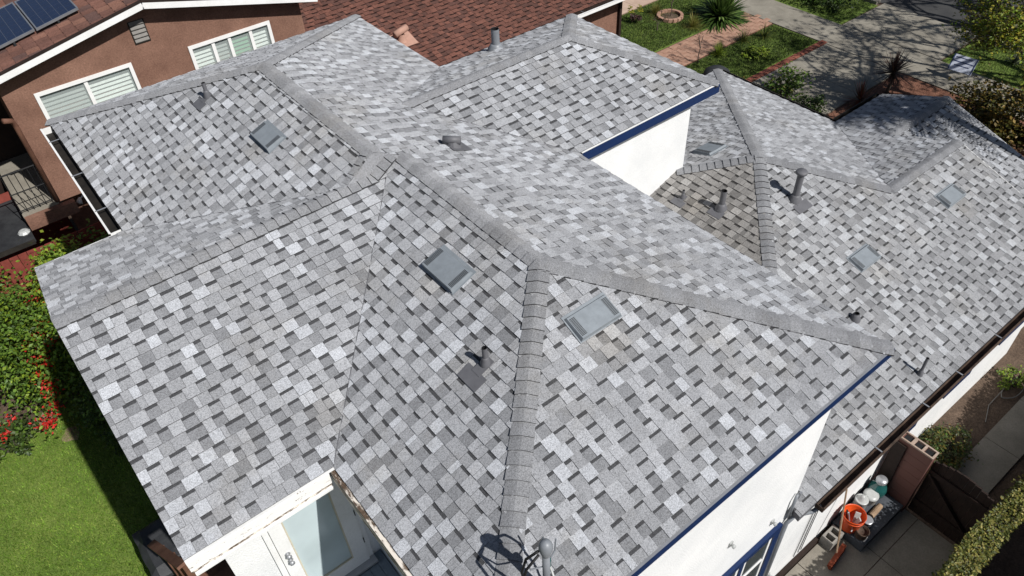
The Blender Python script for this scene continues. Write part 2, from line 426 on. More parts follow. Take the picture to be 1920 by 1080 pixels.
def blades(b, cen, n, length, spread, width, pal, seed, arch=.4, base=.05, zmin=.25):
    """arching strap leaves from one crown"""
    r = random.Random(seed); cen = V(cen)
    for i in range(n):
        a = r.uniform(0, 6.283); e = r.uniform(zmin, 1.0); L = length * r.uniform(.7, 1.1)
        h = V(math.cos(a), math.sin(a), 0); o = cen + h * base * r.random(); w = V(-h.y, h.x, 0) * width * .5
        j_ = r.uniform(.75, 1.25); c = tuple(x * j_ for x in r.choice(pal)); pts = []
        for k in range(4):
            t = k / 3; z = L * (e * t - arch * t * t * (1.2 - e)); x = spread * L * t * (1.25 - e)
            pts.append((o + h * x + V(0, 0, max(z, -cen.z + .01)), w * (1 - t ** 1.5) * (1 if k else .7)))
        for k in range(3):
            (p, wa), (q, wb) = pts[k], pts[k + 1]
            b.face([p - wa, p + wa, q + wb, q - wb], c)
def ball(b, cen, n, length, spread, width, pal, seed, arch=.2, base=.05, zmin=0):
    r = random.Random(seed); cen = V(cen)
    for i in range(n):
        a = r.uniform(0, 6.283); e = math.asin(r.uniform(-.35, 1)); L = length * r.uniform(.8, 1.1); j_ = r.uniform(.75, 1.25)
        h = V(math.cos(a), math.sin(a), 0); w = V(-h.y, h.x, 0) * width * .5; c = tuple(x * j_ for x in r.choice(pal))
        P = [cen + h * (L * t * math.cos(e)) + V(0, 0, max(L * t * math.sin(e) - arch * L * t * t * math.cos(e) * .6, .02 - cen.z)) for t in (0, .35, .7, 1)]
        for k, (wa, wb) in enumerate(((.8, 1), (1, .7), (.7, .05))): b.face([P[k] - w * wa, P[k] + w * wa, P[k + 1] + w * wb, P[k + 1] - w * wb], c)
def grass(b, poly, n, h, pal, seed, z=0.0):
    r = random.Random(seed); q = [(p[0], p[1]) for p in poly]
    if area2(q) < 0: q.reverse()
    x0 = min(p[0] for p in q); x1 = max(p[0] for p in q); y0 = min(p[1] for p in q); y1 = max(p[1] for p in q)
    for i in range(n):
        x, y = r.uniform(x0, x1), r.uniform(y0, y1)
        if any((q[k][0] - q[k - 1][0]) * (y - q[k - 1][1]) - (q[k][1] - q[k - 1][1]) * (x - q[k - 1][0]) < 0 for k in range(len(q))): continue
        a = r.uniform(0, 6.283); w = V(math.cos(a), math.sin(a), 0) * h * .16; L = h * r.uniform(.5, 1.3)
        t = V(r.gauss(0, .4), r.gauss(0, .4), 1) * L
        j_ = r.uniform(.7, 1.3); c = tuple(k * j_ for k in r.choice(pal)); p = V(x, y, z)
        b.face([p - w, p + w, p + t], c)

# ================================================================== THE SETTING
def sheet(name, poly, z, mat, label=None):
    o = one(name, mat, lambda b: b.face([(x, y, z) for x, y in poly]))
    return tag(o, label, None, None, 'structure')
def rect(x0, y0, x1, y1): return [(x0, y0), (x1, y0), (x1, y1), (x0, y1)]
sheet('ground', rect(-150, -150, 220, 220), -0.012, 'soil')
sheet('lawn', rect(-14, -6, -3.3, 8.6), -0.006, 'turf')
sheet('front_lawn', rect(12.3, 11.0, 18.3, 13.7), -0.004, 'turf')
sheet('front_lawn', rect(12.3, 7.95, 18.3, 9.72), -0.004, 'turf')
sheet('parkway_strip', rect(19.85, 8.2, 22.0, 30), -0.004, 'turf')
sheet('parkway_strip', rect(19.85, -14, 22.0, 4.7), -0.004, 'turf')
sheet('mulch_bed', rect(12.4, -1.0, 18.3, 5.15), -0.006, 'mulch')
sheet('road', rect(22.3, -60, 31, 80), -0.008, 'asphalt')
kerb = one('kerb', 'concrete', lambda b: (b.box((22.02, -60, -.02), (22.28, 4.6, .1)), b.box((22.02, 8.3, -.02), (22.28, 80, .1))))
tag(kerb, None, None, None, 'structure')
def slabs(name, x0, x1, y0, y1, nx, ny, mat, z=0.02, gap=0.012):
    """a paved strip: a bed with separate slabs"""
    o = sheet(name, rect(x0, y0, x1, y1), z - .012, 'soil')
    dx, dy = (x1 - x0) / nx, (y1 - y0) / ny
    for i in range(nx):
        for j in range(ny):
            q = rnd.uniform(-.003, .003)
            one('slab', mat, lambda b: b.box((x0 + i * dx + gap / 2, y0 + j * dy + gap / 2, -.03), (x0 + (i + 1) * dx - gap / 2, y0 + (j + 1) * dy - gap / 2, z + q)), o)
    return o
slabs('sidewalk', 18.32, 19.82, -12, 24, 1, 26, 'concrete')
slabs('driveway', 12.4, 18.3, 5.18, 7.7, 3, 2, 'concrete')
slabs('driveway_apron', 19.85, 22.29, 4.75, 8.15, 1, 2, 'concrete')
slabs('front_walk', 12.5, 18.3, 13.75, 15.2, 5, 1, 'pink_concrete')
slabs('side_path', 6.3, 14.0, -3.66, -3.04, 6, 1, 'concrete_side')
slabs('side_yard', 1.0, 5.24, -3.95, -2.40, 4, 2, 'concrete_side')
# brick front path, laid brick by brick
bp = sheet('brick_path', rect(12.5, 9.75, 18.3, 10.97), 0.0, 'mulch')
bm = MB(); bm.box((-.12, -.058, -.03), (.12, .058, .022)); brick_me = None
def brick_rows(parent, x0, x1, y0, y1, lx, ly, mat, top):
    global rnd
    me = None; j = 0; y = y0
    while y + ly <= y1 + 1e-6:
        x = x0 - (lx / 2 if j % 2 else 0)
        while x < x1:
            if x + lx > x0 + .05:
                if me is None:
                    bb = MB(); g = .008; bb.box((-lx / 2 + g, -ly / 2 + g, -.03), (lx / 2 - g, ly / 2 - g, 0)); o = bb.build('brick', mat, parent); me = o.data
                else:
                    o = bpy.data.objects.new('brick', me); COL.objects.link(o); o.parent = parent
                o.location = (x + lx / 2, y + ly / 2, top + rnd.uniform(-.006, .004)); o.rotation_euler.z = rnd.uniform(-.03, .03)
            x += lx
        y += ly; j += 1
brick_rows(bp, 13.9, 18.25, 9.78, 10.95, 0.40, 0.195, 'brick_path', 0.018)
be = sheet('brick_edging', rect(12.4, 7.7, 18.3, 7.95), 0.0, 'soil')
brick_rows(be, 14.2, 18.28, 7.72, 7.94, 0.235, 0.22, 'red_brick', 0.03)

# ================================================================== THE GREY-ROOFED HOUSE
EV = 5.437; LE = 2.648
S1 = V(0, 0, 6.545); SE_ = V(2.7, -2.496, EV); SW_ = V(-2.549, -2.496, EV)
N1 = V(-.321, 5.524, 6.677); NW_ = V(-2.906, 8.664, EV); NE_ = V(2.7, 8.664, EV)
WN_ = V(-2.906, 4.998, EV); WS_ = V(-2.549, .018, EV)
GN_ = V(-4.013, 4.998, EV); GR_ = V(-4.013, 2.505, 6.447); GS_ = V(-4.013, .018, EV)
RN = V(-.80, 2.505, 6.447); RS = V(-.225, 2.505, 6.447); J0 = V(0, 2.505, 6.545); A0 = V(-.321, 2.62, 6.677)
VN_ = V(2.7, 5.851, EV); VS_ = V(2.7, 2.376, EV); VJ_ = V(.959, 4.117, 6.152)
E1 = V(4.045, 4.117, 6.152); EN_ = V(5.681, 5.851, EV); ES_ = V(5.681, 2.376, EV)
P_ = V(6.202, 1.689, 4.147); PNE = V(10.386, 5.873, LE); PSE = V(7.799, .092, 3.575); PI_ = V(10.386, 2.679, LE)
SL = .3583; QX = 10.02; Q_ = V(QX, .092, 3.575); GX = 12.15
def ez(x): return 6.545 - .4104 * x
def sz(y): return LE + SL * (y + 2.496)
def nz(y): return LE + SL * (2.679 - y)
R0 = V(QX, 1.318, nz(1.318)); R1 = V(GX, 1.318, nz(1.318)); S2 = .335
def s2z(y): return nz(1.318) - S2 * (1.318 - y)
X_, Y_ = V(1, 0, 0), V(0, 1, 0)
roof_planes = [  # name, slope, convex pieces
    ('S hip', Slope(SW_, X_, S1), [[S1, SW_, SE_]]),
    ('S block W', Slope(WS_, Y_, S1), [[S1, J0, RS, WS_, SW_]]),
    ('wing S', Slope(GS_, X_, GR_), [[GR_, GS_, WS_, RS]]),
    ('wing N', Slope(GN_, X_, GR_), [[GR_, RN, WN_, GN_]]),
    ('N block W', Slope(WN_, Y_, N1), [[N1, NW_, WN_, RN, A0]]),
    ('N hip', Slope(NW_, X_, N1), [[N1, NE_, NW_]]),
    ('E', Slope(SE_, Y_, S1), [[S1, SE_, VS_, V(2.571, 2.505, ez(2.571)), J0],
                               [J0, V(2.571, 2.505, ez(2.571)), VJ_, V(-.321, 4.117, 6.677), A0],
                               [V(-.321, 4.117, 6.677), VJ_, VN_, NE_, N1]]),
    ('NE wing S', Slope(VS_, X_, E1), [[VJ_, VS_, ES_, E1]]),
    ('NE wing N', Slope(VN_, X_, E1), [[VJ_, E1, EN_, VN_]]),
    ('NE wing E', Slope(ES_, Y_, E1), [[E1, ES_, EN_]]),
    ('low S', Slope(V(2.2, -2.496, LE), X_, P_), [[P_, V(2.12, -2.393, sz(-2.393)), V(2.12, -2.496, LE), V(7.799, -2.496, LE), PSE],
                                                  [PSE, V(7.799, -2.496, LE), V(QX, -2.496, LE), Q_]]),
    ('low W', Slope(V(3.4, 0, 4.147 - SL * 2.802), Y_, P_), [[P_, V(5.191, 2.70, 4.147 - SL * 1.011), V(3.4, 2.70, 4.147 - SL * 2.802), V(3.4, -1.113, 4.147 - SL * 2.802)]]),
    ('low N', Slope(V(5, 5.873, LE), X_, P_), [[P_, PNE, V(5.15, 5.873, LE), V(5.15, 2.741, 4.147 - SL * 1.052)]]),
    ('low E', Slope(PNE, Y_, P_), [[P_, PSE, PI_, PNE]]),
    ('porch N', Slope(PI_, X_, Q_), [[PSE, V(QX, 2.313, nz(2.313)), Q_],
                                     [R0, V(QX, 2.313, nz(2.313)), PI_, V(GX, 2.679, LE), R1]]),
    ('porch S', Slope(V(QX, -2.496, s2z(-2.496)), X_, R0), [[R0, V(QX, -2.496, s2z(-2.496)), V(GX, -2.496, s2z(-2.496)), R1]]),
]
NRM = {n: s.n for n, s, _ in roof_planes}
house = empty('house', (0, 0, 0), 'white stucco house with grey shingle hip roofs filling the middle of the picture', 'house')
bd = MB()
for n, s, polys in roof_planes:
    for P in polys:
        bd.prism([p - V(0, 0, .006) for p in P], -.10)
for T in ([RN, RS, A0], [RS, J0, A0]): bd.prism([p - V(0, 0, .002) for p in T], -.1)
roof = bd.build('roof', 'pipe_paint', house)
for x, y, z in ((-.80, .78, 6.2), (-.05, -.95, 6.13), (.15, -.98, 6.12), (-1.12, 4.25, 6.3), (6.2, -.8, 3.25), (8.7, -.82, 3.25), (-2.3, .5, 5.6), (-1.1, -.3, 6.07), (4.9, 1.9, 3.68)):
    STAINS.append((x, y, z, .30, (.93, .895, .84)))
pieces = []
for i, (n, s, polys) in enumerate(roof_planes):
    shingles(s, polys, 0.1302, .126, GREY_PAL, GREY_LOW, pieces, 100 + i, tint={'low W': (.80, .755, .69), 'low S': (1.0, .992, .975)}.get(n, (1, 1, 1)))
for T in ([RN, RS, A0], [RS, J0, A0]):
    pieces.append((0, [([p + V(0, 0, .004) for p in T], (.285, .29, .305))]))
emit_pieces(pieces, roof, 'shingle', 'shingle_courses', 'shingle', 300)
cp = []
C_ = lambda a, b, l, r, k: caps(a, b, NRM[l], NRM[r], cp, k)
C_(SW_, S1, 'S block W', 'S hip', 1); C_(SE_, S1, 'S hip', 'E', 2)
C_(J0, S1, 'S block W', 'E', 3)
C_(N1, A0, 'N block W', 'E', 4); C_(NW_, N1, 'N block W', 'N hip', 5); C_(NE_, N1, 'E', 'N hip', 6)
C_(GR_, V(-.42, 2.51, 6.455), 'wing S', 'wing N', 7); C_(V(-.45, 2.515, 6.46), V(-.16, 2.56, 6.605), 'wing S', 'wing N', 17); C_(RN + V(.06, .01, .01), A0 + V(-.04, 0, .0), 'wing N', 'N block W', 18)
C_(ES_, E1, 'NE wing S', 'NE wing E', 8); C_(EN_, E1, 'NE wing N', 'NE wing E', 9); C_(E1, VJ_, 'NE wing S', 'NE wing N', 10)
C_(V(3.6, -.913, 4.147 - SL * 2.602), P_, 'low W', 'low S', 11); C_(V(5.26, 2.631, 4.147 - SL * .942), P_, 'low W', 'low N', 12)
C_(PNE, P_, 'low N', 'low E', 13); C_(PSE, P_, 'low E', 'low S', 14); C_(Q_, PSE, 'low S', 'porch N', 15); C_(R1, R0, 'porch S', 'porch N', 16)
emit_pieces(cp, roof, 'ridge_cap', 'ridge_cap_rest', 'shingle', 300)

for a, b, l, r_ in ((WS_, RS, 'wing S', 'S block W'), (WN_, RN, 'wing N', 'N block W'), (VS_, VJ_, 'E', 'NE wing S'), (VN_, VJ_, 'E', 'NE wing N'), (PI_, PSE, 'low E', 'porch N')):
    one('valley_cut', 'pipe_paint', lambda m: m.bar(a + V(0, 0, .010), b + V(0, 0, .010), .006, .006), roof)
# --- walls
def wall_prism(poly, z0, z1):
    def f(b):
        n = len(poly)
        for k in range(n):
            (x0, y0), (x1, y1) = poly[k], poly[(k + 1) % n]
            b.face([(x0, y0, z0), (x1, y1, z0), (x1, y1, z1), (x0, y0, z1)])
        b.face([(x, y, z1) for x, y in poly])
    return f
UP = [(-2.25, -2.33), (2.2, -2.33), (2.2, 2.64), (5.42, 2.64), (5.42, 5.6), (2.44, 5.6), (2.44, 8.4), (-2.6, 8.4), (-2.6, 4.74), (-3.75, 4.74), (-3.75, .43), (-2.25, .43)]
w = one('wall', 'white_stucco', wall_prism(UP, -.05, 5.44), house); w['label'] = 'white stucco upper walls'
LO = [(2.205, -2.331), (9.8, -2.331), (9.8, 2.45), (10.15, 2.45), (10.15, 5.62), (2.45, 5.62)]
one('wall', 'white_stucco', wall_prism(LO, -.05, 2.62), house)
one('wall', 'white_stucco', wall_prism([(9.81, -2.2), (11.85, -2.2), (11.85, 2.42), (9.81, 2.42)], -.05, 1.9), house)
one('gable_wall', 'white_stucco', lambda b: b.prism([(QX - .03, .092, 3.56), (QX - .03, 1.9, nz(1.9) - .02), (QX - .03, -2.4, s2z(-2.4)), (QX - .03, -2.4, sz(-2.4) - .02)], -.001), house)
one('foundation_strip', 'dark_wood', lambda b: b.bar((-2.2, -2.362, .06), (2.26, -2.362, .06), .06, .2), house); one('foundation_strip', 'dark_wood', lambda b: b.box((2.28, -2.392, -.05), (3.62, -2.333, .16)), house)
# --- fascias, rakes
def fascia(a, b, h, th, mat, out, drop=.012, label=None):
    a, b = V(a), V(b); o = V(out) * (th / 2 + .002)
    x = one('fascia', mat, lambda m: m.bar(a + o - V(0, 0, h / 2 + drop), b + o - V(0, 0, h / 2 + drop), th, h), house)
    if label: x['label'] = label
    return x
fascia(SW_, SE_ + V(.02, 0, 0), .12, .025, 'blue_paint', -Y_, label='navy blue fascia under the south eave')
fascia(VS_ + V(.05, 0, 0), ES_ + V(.02, 0, 0), .15, .025, 'blue_paint', -Y_)
fascia(SE_, VS_, .15, .02, 'blue_paint', X_)
fascia(GS_, WS_ + V(-.07, 0, 0), .15, .03, 'peel_white', -Y_, label='white fascia board with peeling paint')
one('trim', 'peel_wood', lambda m: m.bar(GS_ + V(.0, -.012, -.18), WS_ + V(-.07, -.012, -.18), .03, .035), house); one('trim', 'white_paint', lambda m: m.bar(GS_ + V(.02, -.02, -.215), WS_ + V(-.07, -.02, -.215), .07, .03), house)
fascia(WS_ + V(0, .0, 0), SW_, .16, .045, 'peel_wood', -X_, label='weathered fascia board with most paint gone')
fascia(GN_, WN_, .14, .025, 'white_paint', Y_)
fascia(NW_, NE_, .14, .025, 'white_paint', Y_)
fascia(VN_, EN_, .14, .025, 'white_paint', Y_); fascia(ES_, EN_, .14, .025, 'white_paint', X_); fascia(VN_, NE_, .14, .025, 'white_paint', X_)
for a, b in ((GN_, GR_), (GR_, GS_)):
    one('rake_board', 'white_paint', lambda m: m.bar(a + V(.03, 0, -.16), b + V(.03, 0, -.16), .025, .12, (0, 0, 1)), house)
for a, b in ((R1, V(GX, 2.679, LE)), (R1, V(GX, -2.496, s2z(-2.496))), (Q_, V(QX, -2.496, LE))):
    one('rake_board', 'white_paint', lambda m: m.bar(a + V(.014, 0, -.06), b + V(.014, 0, -.06), .025, .1, (0, 0, 1)), house)
def drip(a, b, out, mat='galv'):
    a, b = V(a), V(b); o = V(out) * .012
    one('drip_edge', mat, lambda m: m.bar(a + o - V(0, 0, .004), b + o - V(0, 0, .004), .03, .006), house)
drip(VS_ + V(.05, 0, 0), ES_, -Y_, 'white_paint'); drip(GS_, WS_, -Y_, 'white_paint'); drip(GN_, WN_, Y_, 'white_paint'); drip(SW_, SE_, -Y_)
def gutter(a, b, out, mats, w=.12, h=.10, straps=(), lip='white_paint', drop=.03):
    a, b = V(a), V(b); o = V(out); g = one('gutter', mats, lambda m: [
        m.bar(a + o * .012 - V(0, 0, h / 2 + drop), b + o * .012 - V(0, 0, h / 2 + drop), .008, h),
        m.bar(a + o * (w / 2) - V(0, 0, h + drop), b + o * (w / 2) - V(0, 0, h + drop), w, .008),
        m.bar(a + o * w - V(0, 0, h / 2 + drop), b + o * w - V(0, 0, h / 2 + drop), .008, h)], house)
    one('lip', lip, lambda m: m.bar(a + o * (w + .006) - V(0, 0, drop - .004), b + o * (w + .006) - V(0, 0, drop - .004), .026, .012), g)
    for e in (a, b):
        one('end_cap', lip, lambda m: m.bar(e - V(0, 0, h / 2 + drop), e + o * w - V(0, 0, h / 2 + drop), .008, h), g)
    for s in straps:
        p = a.lerp(b, s); one('strap', 'galv', lambda m: m.bar(p - V(0, 0, drop - .008), p + o * (w + .01) - V(0, 0, drop - .008), .022, .004), g)
    return g
gutter(NW_ + V(0, -.12, 0), WN_ + V(0, .12, 0), -X_, 'dark_gutter', .15, .11, (.15, .5, .82))
gutter(V(2.47, -2.5, LE), V(QX, -2.5, LE), -Y_, 'rust_gutter', .11, .09, (.175, .33, .45, .60, .75, .9), 'rust_gutter')
gutter(V(10.39, 2.8, LE), V(10.39, 5.8, LE), X_, 'dark_gutter', .11, .09, (), 'dark_gutter')
gutter(V(10.52, 2.69, LE), V(GX, 2.69, LE), Y_, 'dark_gutter', .11, .09, (), 'dark_gutter')
dsp = one('downspout', 'grey_metal', lambda m: [m.tube([(2.56, -2.55, 2.52), (2.46, -2.50, 2.42), (2.22, -2.40, 2.46), (2.10, -2.375, 2.36), (2.10, -2.375, .1)], .03, 10),
    m.tube([(2.10, -2.375, 2.5), (2.09, -2.375, 2.9), (2.14, -2.36, 3.0)], .02, 8)], house, True)
one('valley_flashing', 'galv', lambda m: m.bar(V(2.285, -2.34, 2.74), V(2.285, -2.34, 2.86), .03, .04), house)

# --- porch door under the wing, porch floor
dy = .425
one('door_frame', 'white_paint', lambda m: [m.box((-3.36, dy - .03, 2.93), (-3.30, dy, 5.05)), m.box((-2.42, dy - .03, 2.93), (-2.36, dy, 5.05)), m.box((-3.36, dy - .03, 4.98), (-2.36, dy, 5.06))], house)
dr = one('door', 'white_paint', lambda m: [m.box((-3.295, dy - .055, 2.96), (-3.15, dy - .012, 4.97)), m.box((-2.60, dy - .055, 2.96), (-2.425, dy - .012, 4.97)),
    m.box((-3.15, dy - .055, 2.96), (-2.60, dy - .012, 3.20)), m.box((-3.15, dy - .055, 4.82), (-2.60, dy - .012, 4.97))], house)
dr['label'] = 'white glazed porch door'
one('pane', 'door_glass', lambda m: m.box((-3.15, dy - .038, 3.20), (-2.60, dy - .03, 4.82)), dr)
one('glazing_bead', 'cream', lambda m: [m.box((-3.15, dy - .06, 3.20), (-3.135, dy - .04, 4.82)), m.box((-2.615, dy - .06, 3.20), (-2.60, dy - .04, 4.82)), m.box((-3.135, dy - .06, 3.20), (-2.615, dy - .04, 3.215))], dr)
for z in (3.93, 4.06):
    one('knob', 'galv', lambda m: m.lathe((-3.225, dy - .055, z), [(.03, 0), (.032, -.01), (.018, -.02), (.018, -.035), (.03, -.045), (.028, -.062), (.001, -.068)], 14, (0, 1, 0)), dr, True)
for z in (3.4, 4.0, 4.6):
    one('hinge', 'black', lambda m: m.box((-2.428, dy - .062, z - .05), (-2.418, dy - .05, z + .05)), dr)
one('threshold', 'galv', lambda m: m.box((-3.36, dy - .14, 2.92), (-2.36, dy, 2.955)), house)
pf = one('porch_floor', 'deck_paint', lambda m: m.box((-3.9, -2.3, 2.78), (-2.26, dy - .001, 2.90)), house)
for k in range(14):
    one('deck_board', 'deck_paint', lambda m: m.box((-3.9 + k * .117, -2.32, 2.90), (-3.9 + k * .117 + .112, dy - .15, 2.915)), pf)
for x, y in ((-3.85, -2.25), (-2.5, -2.25)):
    one('post', 'white_paint', lambda m: m.box((x - .05, y - .05, -.02), (x + .05, y + .05, 2.78)), house)

# --- navy framed window in the south wall
wy = -2.333
wn = one('window', 'blue_paint', lambda m: [m.box((.32, wy - .05, 2.34), (2.0, wy, 2.46)), m.box((.32, wy - .05, 1.0), (2.0, wy, 1.12)),
    m.box((1.86, wy - .05, 1.12), (2.0, wy, 2.34)), m.box((.32, wy - .05, 1.12), (.44, wy, 2.34)), m.box((1.20, wy - .045, 1.12), (1.28, wy, 2.34))], house)
for x0, x1 in ((.46, 1.19), (1.29, 1.85)):
    sh = one('sash', 'white_paint', lambda m: [m.box((x0, wy - .035, 2.27), (x1, wy - .008, 2.335)), m.box((x0, wy - .035, 1.125), (x1, wy - .008, 1.19)), m.box((x0, wy - .035, 1.19), (x0 + .05, wy - .008, 2.27)), m.box((x1 - .05, wy - .035, 1.19), (x1, wy - .008, 2.27)), m.box((x0 + .05, wy - .033, 1.70), (x1 - .05, wy - .01, 1.75))], wn)
    one('pane', 'win_glass', lambda m: m.box((x0 + .05, wy - .022, 1.19), (x1 - .05, wy - .016, 2.27)), wn)
for x0, x1 in ((6.75, 7.6), (8.6, 9.5), (5.65, 5.9)):
    one('window', 'blue_paint', lambda m: m.box((x0, -2.36, 1.1), (x1, -2.333, 2.2)), house)
# small wall fittings
for p in ((.83, 3.30), (2.3, .62), (1.75, 2.75)):
    one('light_bracket', 'white_plastic', lambda m: [m.box((p[0] - .03, wy - .015, p[1] - .04), (p[0] + .03, wy, p[1] + .04)), m.lathe((p[0], wy - .015, p[1]), [(.012, 0), (.028, -.03), (.025, -.05), (.001, -.055)], 10, (0, 1, 0))], house)
for dx in (0, .12, .2):
    one('cable', 'black', lambda m: m.tube([(3.0 + dx, -2.345, 2.5), (3.02 + dx * .8, -2.345, 1.6), (3.0 + dx * .9, -2.345, .3)], .006, 6), house)

# --- roof vents and pipes
def sl(n): return [s for k, s, _ in roof_planes if k == n][0]
def roof_vent(n, corners, low_side, label):
    """low box vent: sloping hood with two perforated louvre panels"""
    s = sl(n); q = [s.to2(c) for c in corners]
    u0 = min(p[0] for p in q); u1 = max(p[0] for p in q); v0 = min(p[1] for p in q); v1 = max(p[1] for p in q)
    T = lambda u, v, h: s.to3((u, v), h)
    fl = MB(); fl.hexa([T(u0 - .015, v0 - .008, .01), T(u1 + .015, v0 - .008, .01), T(u1 + .015, v1 + .03, .008), T(u0 - .015, v1 + .03, .008), T(u0 - .015, v0 - .008, .018), T(u1 + .015, v0 - .008, .018), T(u1 + .015, v1 + .03, .016), T(u0 - .015, v1 + .03, .016)])
    v = fl.build('roof_vent', 'vent_metal', house); v['label'] = label
    e = .012
    one('hood', 'vent_metal', lambda m: m.hexa([T(u0, v0, .018), T(u1, v0, .018), T(u1, v1, .018), T(u0, v1, .018), T(u0 + e, v0 + e, .07), T(u1 - e, v0 + e, .07), T(u1 - e, v1 - e, .05), T(u0 + e, v1 - e, .05)]), v)
    H = lambda vv: .0705 - .02 * (vv - v0 - e) / (v1 - v0 - 2 * e)
    for a, b in ((u0 + .02, u0 + .085), (u1 - .085, u1 - .02)):
        def slots(m):
            k = 0; vv = v0 + .035
            while vv < v1 - .035:
                m.hexa([T(a, vv, H(vv)), T(b, vv, H(vv)), T(b, vv + .006, H(vv)), T(a, vv + .006, H(vv)), T(a, vv, H(vv) + .002), T(b, vv, H(vv) + .002), T(b, vv + .006, H(vv) + .002), T(a, vv + .006, H(vv) + .002)]); vv += .013
        one('louvre', 'black', slots, v)
roof_vent('S block W', [(-.736, 1.024, 6.225), (-.473, .958, 6.34), (-.484, .48, 6.335), (-.745, .543, 6.221)], 0, 'grey box vent on the west slope below the main ridge')
roof_vent('S hip', [(-.19, -.57, 6.29), (.31, -.575, 6.29), (.33, -.815, 6.18), (-.18, -.82, 6.18)], 0, 'grey box vent on the south hip slope')
roof_vent('N block W', [(-1.06, 4.50, 6.32), (-.83, 4.46, 6.43), (-.82, 3.98, 6.43), (-1.065, 4.02, 6.32)], 0, 'grey box vent on the far west slope')
roof_vent('low S', [(5.94, -.40, 3.4), (6.40, -.40, 3.4), (6.44, -.66, 3.3), (5.93, -.67, 3.3)], 0, 'grey box vent low on the single-storey roof')
roof_vent('low S', [(8.42, -.43, 3.39), (8.93, -.43, 3.39), (8.96, -.695, 3.29), (8.43, -.695, 3.29)], 0, 'grey box vent near the porch ridge')
roof_vent('low N', [(5.98, 2.83, 3.73), (6.43, 2.88, 3.71), (6.43, 2.56, 3.84), (6.0, 2.52, 3.85)], 0, 'grey box vent beside the white upper wall')
def roof_pipe(n, at, h, r, label, mat='pipe_paint', flash=(.15, .17, -.1), cap=False, lean=(0, 0), hollow=True):
    s = sl(n); a = s.to2(at); g = s.to3(a, 0); fw, fl_, off = flash
    T = lambda u, v, hh: s.to3((a[0] + u, a[1] + v), hh)
    p = one('vent_pipe', mat, lambda m: m.tube([g, g + V(lean[0], lean[1], h)], r, 14, cap=False), house, True); p['label'] = label
    if fw:
        one('flashing', mat, lambda m: [m.hexa([T(-fw, off - fl_, .013), T(fw, off - fl_, .013), T(fw, off + fl_ * .25, .011), T(-fw, off + fl_ * .25, .011), T(-fw, off - fl_, .019), T(fw, off - fl_, .019), T(fw, off + fl_ * .25, .017), T(-fw, off + fl_ * .25, .017)]),
            m.hexa([T(-fw * .42, off, .013), T(fw * .42, off, .013), T(fw * .42, .07, .012), T(-fw * .42, .07, .012), T(-fw * .42, off, .022), T(fw * .42, off, .022), T(fw * .42, .07, .02), T(-fw * .42, .07, .02)])], p)
    one('collar', mat, lambda m: m.lathe(g, [(r * 2.1, -.02), (r * 2.0, .02), (r * 1.4, .08), (r * 1.25, .10), (r * 1.02, .105)], 16), p, True)
    top = g + V(lean[0], lean[1], h)
    if cap:
        one('rain_cap', mat, lambda m: m.lathe(top, [(r * 1.0, -.03), (r * 1.65, -.005), (r * 1.7, .03), (r * 1.55, .042), (.001, .048)], 18), p, True)
    elif hollow:
        one('bore', 'black', lambda m: m.lathe(top, [(r * .999, -.002), (r * .82, .001), (r * .80, -.05), (.001, -.06)], 14), p)
    return p
roof_pipe('S block W', (-1.002, -.394, 6.11), .23, .027, 'dark grey pipe on a T-shaped flashing on the west slope', flash=(.14, .13, -.13))
roof_pipe('N block W', (-1.087, 5.921, 6.31), .22, .027, 'dark grey pipe near the far hip', flash=(.12, .11, -.11))
roof_pipe('low S', (6.063, .801, 3.829), .52, .055, 'tall grey flue with round cap', flash=(.17, .14, -.12), cap=True)
roof_pipe('low W', (5.083, 1.491, 3.747), .36, .05, 'short grey flue with open top', flash=(.13, .12, -.08))
roof_pipe('low W', (4.896, 2.146, 3.679), .17, .022, 'small pipe beside the white wall', flash=(.12, .1, -.08))
roof_pipe('low S', (5.155, -1.123, 3.14), .12, .04, 'short dark open pipe', 'pipe_paint', flash=(0, 0, 0))
roof_pipe('low S', (5.284, -2.22, 2.745), .36, .022, 'thin dark pipe close to the side gutter', flash=(0, 0, 0))
roof_pipe('NE wing N', (3.627, 5.482, 5.589), .36, .07, 'wide galvanised flue on the far wing', 'grey_metal', flash=(0, 0, 0))
s = sl('E'); g = s.to3(s.to2((.843, 2.716, 6.199)))
ep = one('exhaust_hood', 'pipe_paint', lambda m: m.tube([g + V(-.09, .09, .10), g + V(.08, -.06, .09)], .052, 14), house, True); ep['label'] = 'half-round dark exhaust hood on the east slope'
one('hood_base', 'pipe_paint', lambda m: m.lathe(g, [(.11, .0), (.09, .03), (.06, .09)], 12), ep)
one('hood_flashing', 'pipe_paint', lambda m: m.hexa([s.to3((s.to2(g)[0] + a, s.to2(g)[1] + b), h) for h in (.012, .019) for a, b in ((-.15, -.2), (.15, -.2), (.15, .1), (-.15, .1))]), ep)

# --- electrical service mast
mt = V(-1.84, -2.25, 6.36)
ms = one('service_mast', 'grey_metal', lambda m: m.tube([(mt.x, mt.y, 5.5), (mt.x, mt.y, mt.z - .05)], .03, 12), house, True); ms['label'] = 'electric service mast with domed weatherhead'
one('weatherhead', 'grey_metal', lambda m: m.lathe(mt + V(0, 0, -.10), [(.032, -.03), (.044, .01), (.055, .05), (.052, .09), (.038, .118), (.018, .132), (.001, .135)], 18, (.1, .15, 1)), ms, True)
for i, (dx, dy_, c) in enumerate(((-.16, .10, 'black'), (-.22, .02, 'black'), (.10, .16, 'white_plastic'))):
    one('drop_wire', c, lambda m: m.tube([mt + V(dx * .3, dy_ * .3, -.06), mt + V(dx * .8, dy_ * .8, -.16), mt + V(dx, dy_, -.36), mt + V(dx * .9, dy_ * .3, -.56), mt + V(dx * .4, -.10, -.62), mt + V(-.15, -.5, -.50)], .011, 7), ms, True)
